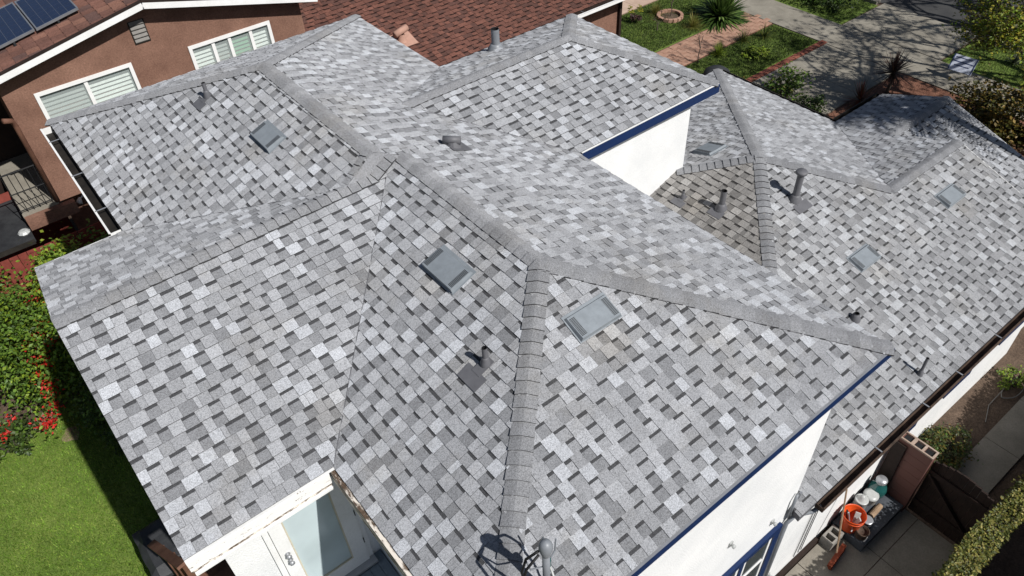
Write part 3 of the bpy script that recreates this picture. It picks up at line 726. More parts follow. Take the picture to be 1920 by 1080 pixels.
one('wire_clamp', 'green_glass', lambda m: m.lathe(mt + V(.03, .03, -.32), [(.001, -.07), (.035, -.05), (.035, .03), (.001, .05)], 10), ms)
for dx in (-.11, .13): one('spike', 'grey_metal', lambda m: m.tube([mt + V(0, 0, -.3), mt + V(dx, .05, -.30), mt + V(dx * 1.2, .07, -.18)], .008, 6), ms)

# ================================================================== THE BROWN NEIGHBOUR HOUSE
NY = 11.56
nb = empty('neighbour_house', (0, NY, 0), 'brown stucco house with white-trimmed gable, solar panels and brown roof', 'house')
def gz(x): return 5.79 - (.19 * (-.4 - x) if x < -.4 else .255 * (x + .4))
def nwall(m):
    top = [(-3.27, gz(-3.27) - .12), (-.4, gz(-.4) - .12), (2.8, gz(2.8) - .12)]
    holes = [(-2.72, -.98, 3.3, 4.60), (.27, 1.99, 3.3, 4.54)]
    xs = sorted({-3.27, -.4, 2.8, *[h[0] for h in holes], *[h[1] for h in holes]})
    for a, b in zip(xs, xs[1:]):
        hs = [h for h in holes if h[0] <= a + 1e-6 and h[1] >= b - 1e-6]
        za, zb = gz(a) - .12, gz(b) - .12
        if hs:
            h = hs[0]; m.face([(a, NY, 2.4), (b, NY, 2.4), (b, NY, h[2]), (a, NY, h[2])]); m.face([(a, NY, h[3]), (b, NY, h[3]), (b, NY, zb), (a, NY, za)])
        else: m.face([(a, NY, 2.4), (b, NY, 2.4), (b, NY, zb), (a, NY, za)])
    for h in holes:
        x0, x1, z0, z1 = h; d = .12
        m.face([(x0, NY, z0), (x1, NY, z0), (x1, NY + d, z0), (x0, NY + d, z0)]); m.face([(x0, NY, z1), (x1, NY, z1), (x1, NY + d, z1), (x0, NY + d, z1)])
        m.face([(x0, NY, z0), (x0, NY, z1), (x0, NY + d, z1), (x0, NY + d, z0)]); m.face([(x1, NY, z0), (x1, NY, z1), (x1, NY + d, z1), (x1, NY + d, z0)])
        m.face([(x0, NY + .4, z0), (x1, NY + .4, z0), (x1, NY + .4, z1), (x0, NY + .4, z1)])
    m.face([(-3.27, NY, 2.4), (-3.27, NY + 9, 2.4), (-3.27, NY + 9, 5.2), (-3.27, NY, 5.2)])
    m.face([(2.8, NY, 0), (2.8, NY + 9, 0), (2.8, NY + 9, gz(2.8)), (2.8, NY, gz(2.8))])
    m.box((-3.2, NY + .6, -.05), (2.8, NY + .75, 2.42)); m.face([(-3.27, NY, 2.4), (2.8, NY, 2.4), (2.8, NY + .8, 2.4), (-3.27, NY + .8, 2.4)])
one('wall', 'brown_stucco', nwall, nb)
# gable roof: tiles laid one by one on a deck
deck = one('roof', 'dark_wood', lambda m: [m.prism([(-.4, NY - .32, gz(-.4)), (-.4, NY + 9, gz(-.4)), (-6.5, NY + 9, gz(-6.5)), (-6.5, NY - .32, gz(-6.5))], -.1),
    m.prism([(-.4, NY - .32, gz(-.4)), (3.1, NY - .32, gz(3.1)), (3.1, NY + 9, gz(3.1)), (-.4, NY + 9, gz(-.4))], -.1)], nb)
TILE = [((.165, .082, .062), 2), ((.135, .068, .053), 2), ((.19, .098, .072), 1), ((.10, .058, .05), 1.4)]
tl = []; tr_ = random.Random(5)
def tiles(x_hi, x_lo, ny):
    n = int(abs(x_hi - x_lo) / .23)
    for i in range(n):
        xa = x_lo + (x_hi - x_lo) * (i + 1.12) / n; xb = x_lo + (x_hi - x_lo) * i / n
        for j in range(ny):
            y0 = NY - .32 + j * .21; c = pick(TILE, tr_); fs = []; prof = [(0, .012), (.03, .05), (.085, .062), (.135, .05), (.165, .016), (.208, .014)]
            for (d0, h0), (d1, h1) in zip(prof, prof[1:]):
                q = [V(xb, y0 + d0, gz(xb) + h0 + .022), V(xb, y0 + d1, gz(xb) + h1 + .022), V(xa, y0 + d1, gz(xa) + h1), V(xa, y0 + d0, gz(xa) + h0)]
                fs.append((q, c)); fs.append(([q[0], q[1], V(xb, y0 + d1, gz(xb)), V(xb, y0 + d0, gz(xb))], tuple(k * .5 for k in c)))
            tl.append((sum(seen_area(f[0]) for f in fs[::2]), fs))
tiles(-.4, -5.2, 20); tiles(-.4, 3.1, 14)
emit_pieces(tl, deck, 'roof_tile', 'roof_tile_rest', 'tile', 300)
for a, b in (((-.4, gz(-.4)), (-6.5, gz(-6.5))), ((-.4, gz(-.4)), (3.1, gz(3.1)))):
    one('barge_board', 'white_paint', lambda m: m.bar((a[0], NY - .345, a[1] - .02), (b[0], NY - .345, b[1] - .02), .04, .115), nb)
    one('rake_trim', 'dark_wood', lambda m: m.bar((a[0], NY - .34, a[1] + .065), (b[0], NY - .34, b[1] + .065), .06, .035), nb)
gv = one('gable_vent', 'galv', lambda m: [m.box((-.72, NY - .02, 4.98), (-.70, NY, 5.42)), m.box((-.43, NY - .02, 4.98), (-.41, NY, 5.42)), m.box((-.72, NY - .02, 4.97), (-.41, NY, 4.985)), m.box((-.70, NY - .006, 4.98), (-.43, NY - .003, 5.42))], nb)
gv.data.materials[0] = M['dark_gutter']
for k in range(5):
    z = 5.0 + k * .085
    one('louvre_slat', 'vent_slat', lambda m: m.hexa([(-.70, NY - .035, z), (-.43, NY - .035, z), (-.43, NY - .006, z + .055), (-.70, NY - .006, z + .055), (-.70, NY - .038, z + .012), (-.43, NY - .038, z + .012), (-.43, NY - .006, z + .067), (-.70, NY - .006, z + .067)]), gv)
def nwindow(x0, x1, z1, mull, blinds):
    z0 = 3.3; y = NY
    w = one('window', 'white_paint', lambda m: [m.box((x0 - .05, y - .03, z1), (x1 + .05, y + .06, z1 + .07)), m.box((x0 - .05, y - .03, z0 - .06), (x1 + .05, y + .06, z0)), m.box((x0 - .05, y - .03, z0), (x0 + .02, y + .06, z1)), m.box((x1 - .02, y - .03, z0), (x1 + .05, y + .06, z1))] +
        [m.box((u - .035, y + .0, z0), (u + .035, y + .07, z1)) for u in mull], nb)
    edges = [x0 + .02] + mull + [x1 - .02]
    for (a, b), bl in zip(zip(edges, edges[1:]), blinds):
        one('pane', 'clear_glass', lambda m: m.box((a, y + .03, z0), (b, y + .036, z1)), w)
        def sl_(m):
            z = z1 - .12
            while z > z0 + .3:
                m.hexa([(a, y + .10, z), (b, y + .10, z), (b, y + .125, z + .044), (a, y + .125, z + .044), (a, y + .10, z + .004), (b, y + .10, z + .004), (b, y + .125, z + .048), (a, y + .125, z + .048)]); z -= .085
        o = one('window_blind', bl, sl_, w)
        for (k) in (a, ): one('head_rail', bl, lambda m: m.box((a, y + .09, z1 - .07), (b, y + .14, z1)), w)
nwindow(-2.72, -.98, 4.60, [-1.85], ['blind_shade', 'blind'])
nwindow(.27, 1.99, 4.54, [.74, 1.10, 1.58], ['blind', 'blind_shade', 'blind_green', 'blind'])
# solar panels on the west slope of the neighbour roof, each its own thing
def solar(x_hi, y0, y1, lx, label):
    x_lo = x_hi - lx; T = lambda x, y, h: V(x, y, gz(x) + h)
    s = empty('solar_panel', (x_lo, y0, gz(x_lo)), label, 'solar panel', 'solar panels on the brown roof')
    def bx(m, xa, xb, ya, yb, h0, h1): m.hexa([T(xa, ya, h0), T(xb, ya, h0), T(xb, yb, h0), T(xa, yb, h0), T(xa, ya, h1), T(xb, ya, h1), T(xb, yb, h1), T(xa, yb, h1)])
    one('frame', 'pv_frame', lambda m: [bx(m, x_lo, x_hi, y0, y0 + .025, .12, .165), bx(m, x_lo, x_hi, y1 - .025, y1, .12, .165), bx(m, x_lo, x_lo + .025, y0 + .025, y1 - .025, .12, .165), bx(m, x_hi - .025, x_hi, y0 + .025, y1 - .025, .12, .165)], s)
    one('backsheet', 'pv_grid', lambda m: bx(m, x_lo + .025, x_hi - .025, y0 + .025, y1 - .025, .135, .155), s)
    nx, ny = 5, 8; ax = (lx - .05) / nx; ay = (y1 - y0 - .05) / ny
    for i in range(nx):
        for j in range(ny):
            one('cell', 'pv_cell', lambda m: bx(m, x_lo + .025 + i * ax + .006, x_lo + .025 + (i + 1) * ax - .006, y0 + .025 + j * ay + .006, y0 + .025 + (j + 1) * ay - .006, .1555, .1575), s)
    for yy in (y0 + .06, y0 + 1.1):
        one('foot', 'black', lambda m: m.tube([T(x_lo + lx * .5, yy - .09, .02), T(x_lo + lx * .5, yy - .02, .13)], .025, 8), s)
solar(-1.36, 12.02, 13.7, .83, 'dark blue solar panel nearest the white gable trim')
solar(-2.215, 12.05, 13.73, .83, 'dark blue solar panel beside the first, cut by the picture edge')
solar(-3.07, 12.05, 13.73, .83, 'dark blue solar panel outermost on the brown roof')
# lower east part with brown shingles
NE_Y, NE_Z, NE_S = 10.8, 2.50, .33
lz = lambda y: NE_Z + NE_S * (y - NE_Y)
one('wall', 'brown_stucco', lambda m: m.box((2.81, NE_Y + .42, -.05), (12.5, NE_Y + 7, 2.42)), nb)
d2 = one('roof', 'dark_wood', lambda m: m.prism([(2.83, NE_Y, NE_Z - .005), (12.9, NE_Y, NE_Z - .005), (12.9, NE_Y + 6, lz(NE_Y + 6) - .005), (2.83, NE_Y + 6, lz(NE_Y + 6) - .005)], -.09), nb)
bs = []
sp = Slope((2.83, NE_Y, NE_Z), X_, (2.83, NE_Y + 6, lz(NE_Y + 6)))
shingles(sp, [[(2.83, NE_Y, NE_Z), (12.9, NE_Y, NE_Z), (12.9, NE_Y + 6, lz(NE_Y + 6)), (2.83, NE_Y + 6, lz(NE_Y + 6))]], .135, .17, BROWN_PAL, BROWN_PAL, bs, 900, (.026, .015, .013), (.02, .012, .01), .016, .005, .9)
emit_pieces(bs, d2, 'shingle', 'shingle_courses', 'brown_shingle', 300)
one('fascia', 'dark_wood', lambda m: m.bar((2.85, NE_Y - .012, NE_Z - .09), (12.9, NE_Y - .012, NE_Z - .09), .02, .14), nb)
gg = one('gutter', 'white_paint', lambda m: [m.bar((2.85, NE_Y - .09, NE_Z - .12), (12.92, NE_Y - .09, NE_Z - .12), .12, .01), m.bar((2.85, NE_Y - .15, NE_Z - .075), (12.92, NE_Y - .15, NE_Z - .075), .014, .10), m.bar((2.85, NE_Y - .155, NE_Z - .02), (12.92, NE_Y - .155, NE_Z - .02), .03, .014)], nb)
for k in range(7):
    one('gutter_spike', 'galv', lambda m: m.tube([(4 + k * 1.3, NE_Y - .16, NE_Z - .02), (4 + k * 1.3, NE_Y, NE_Z - .02)], .008, 6), gg)
one('downspout', 'dark_wood', lambda m: m.bar((12.42, NE_Y + .36, 0), (12.42, NE_Y + .36, 2.4), .07, .09, (1, 0, 0)), nb)
one('downspout', 'brown_wood', lambda m: [m.tube([(-3.3, NY - .03, 2.45), (-3.3, NY - .05, 4.2), (-3.32, NY - .10, 4.36), (-3.45, NY - .2, 4.45)], .05, 10)], nb, True)
nv = one('roof_vent', 'terracotta', lambda m: m.tube([(5.22, 11.9, lz(11.9) + .26), (5.62, 11.98, lz(11.98) + .28)], .085, 14), nb, True); nv['label'] = 'clay-coloured barrel vent cap'
one('vent_stem', 'terracotta', lambda m: m.lathe((5.42, 11.93, lz(11.93)), [(.14, 0), (.10, .08), (.075, .2)], 12), nv, True)
one('vent_flashing', 'terracotta', lambda m: m.hexa([(5.15, 11.7, lz(11.7) + .02), (5.75, 11.7, lz(11.7) + .02), (5.75, 12.2, lz(12.2) + .02), (5.15, 12.2, lz(12.2) + .02), (5.15, 11.7, lz(11.7) + .03), (5.75, 11.7, lz(11.7) + .03), (5.75, 12.2, lz(12.2) + .03), (5.15, 12.2, lz(12.2) + .03)]), nv)
# upstairs landing with railing at the west end
one('landing', 'concrete', lambda m: m.box((-3.99, 11.5, 2.28), (-3.29, 15.5, 2.46)), nb)
one('landing_edge', 'brown_stucco', lambda m: m.box((-3.98, 11.34, 2.14), (-3.02, 11.49, 2.40)), nb)
one('back_wall', 'dark_wood', lambda m: m.box((-7.5, 13.9, 0), (-3.28, 14.05, 5.0)), nb)  # dark wood colour puts the deep shade of the recess into this wall
rl = one('railing', 'black', lambda m: m.tube([(-4.4, 11.52, 3.36), (-3.36, 11.52, 3.36)], .018, 8), nb)
for z in (2.92, 2.53): one('rail', 'black', lambda m: m.tube([(-4.0, 11.52, z), (-3.36, 11.52, z)], .012, 8), rl)
for k in range(6):
    one('baluster', 'black', lambda m: m.tube([(-3.98 + k * .12, 11.52, 2.47), (-3.98 + k * .12, 11.52, 3.36)], .009, 6), rl)
for p in ((-2.93, 11.50, 2.30), (-2.62, 11.50, 2.31)):
    one('flood_light', 'white_plastic', lambda m: [m.lathe(p, [(.02, .06), (.05, .0), (.07, -.08), (.001, -.085)], 12, (.5, .6, .6)), m.tube([V(p), (-2.78, NY, 2.38)], .015, 6)], nb, True)
one('lower_wall', 'red_wood', lambda m: m.box((-8, 12.9, -.02), (-3.25, 12.95, 2.26)), nb)

lr = empty('lean_to_roof', (-4.9, 11.0, 1.8), 'flat dark felt roof below the neighbour landing', 'roof')
one('felt', 'black_tarp', lambda m: m.box((-6.2, 11.02, 2.08), (-4.0, 12.8, 2.14)), lr)
one('edge_trim', 'dark_gutter', lambda m: m.box((-6.2, 10.99, 2.05), (-4.02, 11.018, 2.15)), lr)
rag = one('plastic_bag', 'white_plastic', lambda m: m.lathe((-4.12, 11.35, 2.14), [(.10, 0), (.12, .03), (.09, .07), (.05, .085), (.001, .08)], 9)); tag(rag, 'crumpled white plastic bag on the dark felt roof', 'bag')
# red board fence in front of it
rf = empty('red_fence', (-4.6, 10.95, 0), 'red painted vertical board fence below the neighbour landing', 'fence')
for k in range(24):
    x = -6.4 + k * .165
    one('fence_board', 'red_wood', lambda m: m.box((x, 10.95 + rnd.uniform(-.004, .004), 0), (x + .155, 10.975, 1.98 + rnd.uniform(-.01, .01))), rf)
one('rail', 'red_wood', lambda m: m.box((-6.4, 10.98, .4), (-2.45, 11.02, .5)), rf); one('rail', 'red_wood', lambda m: m.box((-6.4, 10.98, 1.6), (-2.45, 11.02, 1.7)), rf)

# unseen house added on the other side so that its wall shades the ground
oh = empty('unseen_shade_house', (6, -8, 0), 'unseen single-storey house added for its shade beyond the side hedge, outside the picture', 'house')
one('wall', 'white_stucco', lambda m: m.box((0, -12, -.05), (15, -6.5, 2.9)), oh)
one('roof', 'dark_wood', lambda m: m.prism([(-.4, -12.4, 2.92), (15.4, -12.4, 2.92), (15.4, -6.2, 2.92), (-.4, -6.2, 2.92)], .12), oh)

# ================================================================== GREENERY
GREEN = [(.075, .14, .018), (.10, .175, .025), (.055, .105, .016), (.13, .20, .03)]
LIME = [(.19, .27, .02), (.14, .22, .02), (.23, .28, .035)]
DARKG = [(.03, .055, .012), (.045, .075, .016), (.06, .085, .02)]
OLIVE = [(.085, .085, .018), (.12, .10, .02), (.16, .11, .02), (.06, .065, .018)]
def shrub(name, label, cat, cen, rad, n, size, pal, seed, group=None, extra=None, shell=.45, lo=-1.0, part='foliage', fl=None):
    o = empty(name, (cen[0], cen[1], 0), label, cat, group)
    b = MB(); leaf_mass(b, cen, rad, n, size, pal, seed, shell, .3, lo)
    if extra: extra(b)
    b.build(part, 'leaf', o)
    r = random.Random(seed + 1)
    st = MB()
    for k in range(5):
        a = r.uniform(0, 6.28); st.tube([(cen[0] + .08 * math.cos(a), cen[1] + .08 * math.sin(a), 0), (cen[0] + rad[0] * .4 * math.cos(a), cen[1] + rad[1] * .4 * math.sin(a), cen[2] + rad[2] * .2)], [.02, .008], 6)
    st.build('stem', 'bark', o)
    if fl:
        for (p, rr, nn, pl) in fl:
            fb = MB(); q = random.Random(int(p[0] * 97 + p[1] * 31))
            for i in range(nn):
                leaf(fb, V(p) + V(q.gauss(0, rr), q.gauss(0, rr), q.gauss(0, rr * .6)), .055 * q.uniform(.6, 1.3), tuple(x * q.uniform(.8, 1.2) for x in pl), q, 0)
            tag(fb.build('flower_cluster', 'leaf', o), None, None, None, 'stuff')
    return o
RED = (.55, .025, .02)
fl = [((x, y, z + .06), .075, 70, RED) for x, y, z in ((-4.47, 9.67, 1.75), (-4.65, 9.26, 1.45), (-4.98, 9.16, 1.2), (-4.82, 9.12, 1.3), (-5.02, 8.9, 1.05), (-4.84, 8.82, 1.15), (-4.84, 8.63, 1.05), (-5.1, 8.58, 0.9), (-4.99, 8.37, 0.8), (-5.06, 8.28, 0.7), (-5.1, 8.06, 0.5), (-5.25, 7.98, 0.35), (-5.4, 7.96, 0.3), (-4.59, 9.0, 1.2))]
shrub('flowering_vine', 'sprawling green vine hedge with red flower clusters at the lawn corner', 'vine', (-4.95, 9.5, .95), (1.0, 1.5, 1.25), 13000, .085, GREEN + LIME[:1] + [(.11, .20, .02)], 31, fl=fl[:0])
shrub('flowering_shrub', 'dark trailing shrub with red flower clusters beside the gable', 'shrub', (-4.35, 7.7, .45), (.40, 1.25, .85), 4200, .07, GREEN + DARKG, 32, fl=fl)
shrub('flowering_shrub', 'low dark shrub with a red bloom at the left picture edge', 'shrub', (-6.05, 8.15, .25), (.5, .45, .35), 900, .09, DARKG + GREEN[:1], 33, fl=[((-5.85, 8.3, .5), .08, 60, RED), ((-6.0, 8.05, .5), .07, 40, RED)])
shrub('climbing_vine', 'bright yellow-green climber rising in front of the red fence', 'vine', (-3.8, 9.9, 1.55), (.7, .7, .95), 6500, .09, LIME + GREEN[1:2], 34)
shrub('alley_shrub', 'leafy green shrub in the dark gap below the west gutter', 'shrub', (-2.95, 10.15, 1.25), (.7, .6, 1.0), 4200, .10, GREEN, 35)
# back lawn
gb = MB(); grass(gb, rect(-8.5, 2.0, -3.4, 8.3), 60000, .05, [(.155, .27, .032), (.185, .30, .04), (.115, .215, .025), (.25, .32, .065)], 40)
tag(gb.build('grass', 'grass'), 'short bright green grass of the back lawn', 'grass', None, 'stuff')
gb = MB()
for R_, n_ in ((rect(12.5, 11.05, 18.25, 13.65), 26000), (rect(12.5, 8.0, 18.25, 9.7), 17000), (rect(19.9, 8.3, 21.95, 18), 14000), (rect(19.9, -3, 21.95, 4.6), 12000)):
    grass(gb, R_, n_, .055, [(.06, .10, .02), (.075, .12, .025), (.045, .08, .018), (.10, .12, .04)], 41 + n_)
tag(gb.build('grass', 'grass'), 'short green grass of the front lawns', 'grass', None, 'stuff')
for k, (x, y, rr) in enumerate(((-5.45, 8.45, .28), (-5.1, 7.75, .2))):
    q = random.Random(200 + k); sheet('bare_earth', [(x + rr * q.uniform(.6, 1.2) * math.cos(a * .45), y + rr * q.uniform(.6, 1.2) * math.sin(a * .45)) for a in range(14)], .012, 'dry_earth')
# side yard plants
hd = empty('clipped_hedge', (5, -4.15, 0), 'clipped hedge with sunlit yellow-green top along the side path', 'hedge')
hb = MB(); hr_ = random.Random(50)
for i in range(16000):
    x = hr_.uniform(2.2, 9.5); q = hr_.random(); y = hr_.uniform(-4.24, -3.93) + .04 * math.sin(x * 3.1); z = 1.5 - abs(hr_.gauss(0, .07)) + .05 * math.sin(x * 2.3) if q < .6 else hr_.uniform(.1, 1.5)
    if q >= .6: y = -3.95 + hr_.gauss(0, .03) if hr_.random() < .7 else -4.24
    leaf(hb, V(x, y, z), hr_.uniform(.03, .065), (lambda j: tuple(k * j for k in hr_.choice([(.16, .17, .035), (.20, .19, .04), (.10, .115, .025), (.07, .09, .02), (.30, .26, .07)])))(hr_.uniform(.7, 1.3)), hr_, 0)
hb.build('foliage', 'leaf', hd)
one('hedge_core', 'bark', lambda m: m.box((2.25, -4.18, 0), (9.4, -4.0, 1.38)), hd)
shrub('side_shrub', 'leafy green shrub in the soil strip beside the block pillar', 'shrub', (6.6, -2.75, .16), (.68, .38, .24), 3200, .055, DARKG + OLIVE + GREEN[:1], 51)
shrub('side_shrub', 'small light green weed further along the soil strip', 'shrub', (9.15, -2.75, .15), (.33, .22, .2), 600, .05, LIME + GREEN[:1], 52)
# front garden
shrub('bed_hedge', 'large golden-green bush in the bed beyond the porch roof', 'bush', (17.3, 1.5, .55), (.85, 1.7, .65), 6500, .11, OLIVE + [(.20, .13, .02)], 60)
shrub('bed_shrub', 'brown-leaved low shrub next to the porch eave', 'shrub', (15.9, .4, .3), (.9, 1.0, .4), 1800, .09, [(.12, .06, .03), (.10, .07, .03), (.17, .09, .04)], 61)
shrub('bed_shrub', 'loose green shrub at the driveway edge', 'shrub', (14.7, 6.6, .45), (.65, .55, .5), 1100, .10, GREEN + OLIVE[:1], 62)
shrub('bed_shrub', 'low dark green shrub against the porch gutter', 'shrub', (14.3, 5.5, .3), (.5, .5, .35), 1100, .085, DARKG + GREEN[:1], 63)
shrub('bed_shrub', 'thin dry shrub beside the lower roof eave', 'shrub', (13.9, 7.4, .2), (.5, .4, .25), 400, .08, OLIVE, 64)
shrub('ground_cover', 'patch of yellow-green ground cover in the front lawn', 'plant', (16.1, 8.75, .05), (.55, .4, .10), 1300, .07, LIME, 65, shell=.1, lo=0)
shrub('parkway_hedge', 'dark green hedge in the parkway strip across the sidewalk', 'hedge', (20.9, 10.2, .4), (.9, 2.0, .55), 4000, .10, DARKG + GREEN[:1], 66)
def tuft(name, label, at, n, L, spread, w, pal, seed, group=None, cat='plant', trunk=0, zmin=.25, arch=.4):
    o = empty(name, (at[0], at[1], 0), label, cat, group)
    b = MB(); (ball if zmin < .1 else blades)(b, (at[0], at[1], trunk), n, L, spread, w, pal, seed, arch, .06, zmin); b.build('leaves', 'leaf', o)
    if trunk: one('trunk', 'bark', lambda m: m.tube([(at[0], at[1], 0), (at[0] + .04, at[1] - .03, trunk * .5), (at[0], at[1], trunk + .03)], [.06, .045, .04], 8), o)
    return o
GT = [(.20, .20, .04), (.26, .22, .06), (.16, .18, .035)]; GG = 'ornamental grass tufts in the front garden'
tuft('grass_tuft', 'fountain grass tuft beside the pink front walk', (16.05, 13.0), 220, .62, .75, .012, GT, 70, GG)
tuft('grass_tuft', 'golden fountain grass tuft in front of the big rosette plant', (16.2, 11.4), 260, .68, .8, .012, GT, 71, GG)
tuft('grass_tuft', 'bright lime grass tuft at the edge of the brick path', (15.3, 9.55), 240, .55, .75, .013, LIME, 72, GG)
tuft('grass_tuft', 'dark grass tuft beyond the brick path', (16.6, 9.6), 220, .62, .8, .012, DARKG + GT[:1], 73, GG)
tuft('grass_tuft', 'dark grass tuft nearest the sidewalk', (17.3, 9.35), 220, .62, .8, .012, DARKG + GT[:1], 74, GG)
tuft('rosette_plant', 'big green rosette plant with strap leaves by the sidewalk', (17.4, 11.25), 230, 1.45, .9, .12, [(.06, .11, .02), (.09, .16, .03), (.20, .30, .08)], 75, zmin=.15)
b = MB(); blades(b, (17.4, 11.25, 0), 160, 1.15, 1.25, .15, [(.035, .065, .014), (.05, .09, .02)], 175, .5, .1, .12); b.build('outer_leaves', 'leaf', bpy.data.objects['rosette_plant'])
tuft('spiky_cordyline', 'dark spiky cordyline on a short trunk beside the driveway', (17.0, 4.75), 150, .72, 1.0, .028, [(.045, .026, .02), (.07, .035, .025), (.10, .06, .04)], 76, trunk=.62, zmin=-.1, arch=.2)
tuft('spiky_cordyline', 'reddish spiky cordyline low in the mulch bed', (15.85, 4.9), 90, .62, 1.0, .03, [(.12, .035, .025), (.17, .06, .035), (.09, .06, .03)], 77, trunk=.12, zmin=.0, arch=.15)
tuft('agave', 'grey-green agave in the parkway grass', (21.3, 3.2), 40, .6, .9, .05, [(.10, .12, .08), (.14, .16, .10)], 78)
ae = empty('succulent', (15.05, 13.0, 0), 'dark succulent with two yellow-green flower heads on the lawn', 'plant')
b = MB(); leaf_mass(b, (15.05, 13.0, .16), (.22, .22, .16), 260, .09, [(.05, .025, .025), (.07, .04, .03)], 80); b.build('rosettes', 'leaf', ae)
for dx, dy_ in ((-.12, .10), (.16, -.06)):
    b = MB(); leaf_mass(b, (15.05 + dx, 13.0 + dy_, .46), (.09, .09, .12), 160, .05, [(.35, .33, .03), (.28, .30, .03)], 81); b.build('flower_head', 'leaf', ae)
def twig_tree(name, label, at, h, seed, leaves=0, r0=.02):
    o = empty(name, (at[0], at[1], 0), label, 'tree'); r = random.Random(seed); tr = MB(); tips = []
    def grow(p, d, L, rad, lev):
        q = p + d * L; tr.tube([p, p.lerp(q, .5) + V(r.gauss(0, .04), r.gauss(0, .04), 0) * L, q], [rad, rad * .8, rad * .6], 5)
        if lev == 0: tips.append(q); return
        for k in range(3):
            nd = (d + V(r.gauss(0, .55), r.gauss(0, .55), r.uniform(-.1, .5))).normalized(); grow(p.lerp(q, r.uniform(.5, 1)), nd, L * r.uniform(.55, .8), rad * .55, lev - 1)
    grow(V(at[0], at[1], 0), V(.05, 0, 1).normalized(), h * .45, r0, 2); tr.build('trunk', 'bark', o)
    if leaves:
        b = MB()
        for i in range(leaves): leaf(b, r.choice(tips) + V(r.gauss(0, .05), r.gauss(0, .05), r.gauss(0, .05)), .06, (.12, .07, .03), r)
        b.build('crown', 'leaf', o)
twig_tree('sapling', 'bare twiggy sapling on the lawn before the brick ring', (15.15, 12.05), .7, 82, 30)
twig_tree('sapling', 'slender bare sapling between brick path and grey roof', (14.4, 9.6), 1.2, 83, 20)
twig_tree('sapling', 'thin young tree standing inside the brick ring', (16.2, 12.45), 1.1, 84, 40)
rg = empty('brick_tree_ring', (16.2, 12.45, 0), 'round brick ring around a young tree on the front lawn', 'edging')
one('ring_soil', 'soil', lambda m: m.lathe((16.2, 12.45, 0), [(.34, .0), (.3, .03), (.001, .05)], 20), rg)
for k in range(16):
    a = k * math.pi / 8; c, s_ = math.cos(a), math.sin(a); p = V(16.2 + .40 * c, 12.45 + .40 * s_, .05)
    one('brick', 'brick_path', lambda m: m.bar(p + V(-s_, c, 0) * .07, p - V(-s_, c, 0) * .07, .10, .13), rg)

# street trees: the one whose branches hang into the top corner, and the ones that throw branch shadows
def street_tree(name, label, base, h, spread, seed, nleaf, pal, leafs=.13, levels=4, r0=.16, lean=(0, 0), start=.35, group=None):
    o = empty(name, base, label, 'tree', group); r = random.Random(seed); tr = MB(); tips = []
    def grow(p, d, L, rad, lev):
        q = p + d * L; mid = p.lerp(q, .5) + V(r.gauss(0, .07), r.gauss(0, .07), r.gauss(0, .04)) * L
        tr.tube([p, mid, q], [rad, rad * .82, rad * .62], 6 if lev > 1 else 4)
        if lev <= 1:
            for k in range(5): tips.append(p.lerp(q, r.random()))
        if lev == 0: return
        for k in range(3 if lev > 1 else 4):
            nd = (d * .75 + V(r.gauss(0, .62) * spread, r.gauss(0, .62) * spread, r.uniform(-.15, .4))).normalized()
            grow(p.lerp(q, r.uniform(.55, 1)), nd, L * r.uniform(.62, .85), rad * .55, lev - 1)
    grow(V(base), V(lean[0], lean[1], 1).normalized(), h * start, r0, levels)
    tr.build('trunk', 'bark', o)
    b = MB()
    for i in range(nleaf):
        p = r.choice(tips) + V(r.gauss(0, .12), r.gauss(0, .12), r.gauss(0, .12))
        if p.z > .4: leaf(b, p, leafs * r.uniform(.6, 1.3), (lambda j: tuple(x * j for x in r.choice(pal)))(r.uniform(.8, 1.2)), r)
    b.build('crown', 'leaf', o)
o = empty('street_tree', (19.0, .7, 0), 'sparse street tree with yellow-green leaves and bare twigs at the top corner', 'tree')
r = random.Random(90); tb = MB(); tips = []
tb.tube([(19.0, .7, 0), (18.7, .9, 1.5), (18.1, 1.5, 2.4), (17.5, 2.0, 2.8)], [.13, .10, .08, .06], 8)
def limb(p, d, L, rad, lev):
    q = p + d * L; tb.tube([p, p.lerp(q, .5) + V(r.gauss(0, .06), r.gauss(0, .06), r.gauss(0, .05)) * L, q], [rad, rad * .8, rad * .55], 5)
    if lev < 2: tips.extend(p.lerp(q, r.random()) for _ in range(4))
    if lev:
        for k in range(4): limb(p.lerp(q, r.uniform(.4, 1)), (d * .6 + V(r.gauss(0, .55), r.gauss(0, .55), r.gauss(0, .35))).normalized(), L * r.uniform(.55, .8), rad * .5, lev - 1)
for d in ((-.9, .5, .1), (-.6, .2, .35), (-.8, .8, .2), (-.9, .1, .0), (-.5, .8, .4)): limb(V(17.5, 2.0, 2.8), V(d).normalized(), .95, .045, 3)
tb.build('trunk', 'bark', o); b = MB()
for i in range(6500):
    p = r.choice(tips) + V(r.gauss(0, .1), r.gauss(0, .1), r.gauss(0, .1)); leaf(b, p, .085 * r.uniform(.6, 1.3), (lambda j: tuple(x * j for x in r.choice(LIME + OLIVE[:1] + [(.34, .30, .03)])))(r.uniform(.7, 1.2)), r)
b.build('crown', 'leaf', o)
street_tree('street_tree', 'tall half-bare street tree beside the road, outside the picture', (21.2, -2.2, 0), 10.5, .85, 91, 1500, GREEN, .15, 5, .24, (-.05, .15), .34)
street_tree('street_tree', 'tall spreading half-bare tree behind the bed, outside the picture', (18.0, -1.6, 0), 10.5, .85, 92, 1800, GREEN, .15, 5, .24, (0, .15), .34)
street_tree('street_tree', 'tall half-bare tree across the road, outside the picture', (24.5, -1.0, 0), 11.0, .85, 94, 2200, GREEN, .15, 5, .26, (-.1, .15), .34)
pt = empty('palm_tree', (13.4, -4.4, 0), 'feathery palm beyond the porch roof, outside the picture', 'tree')
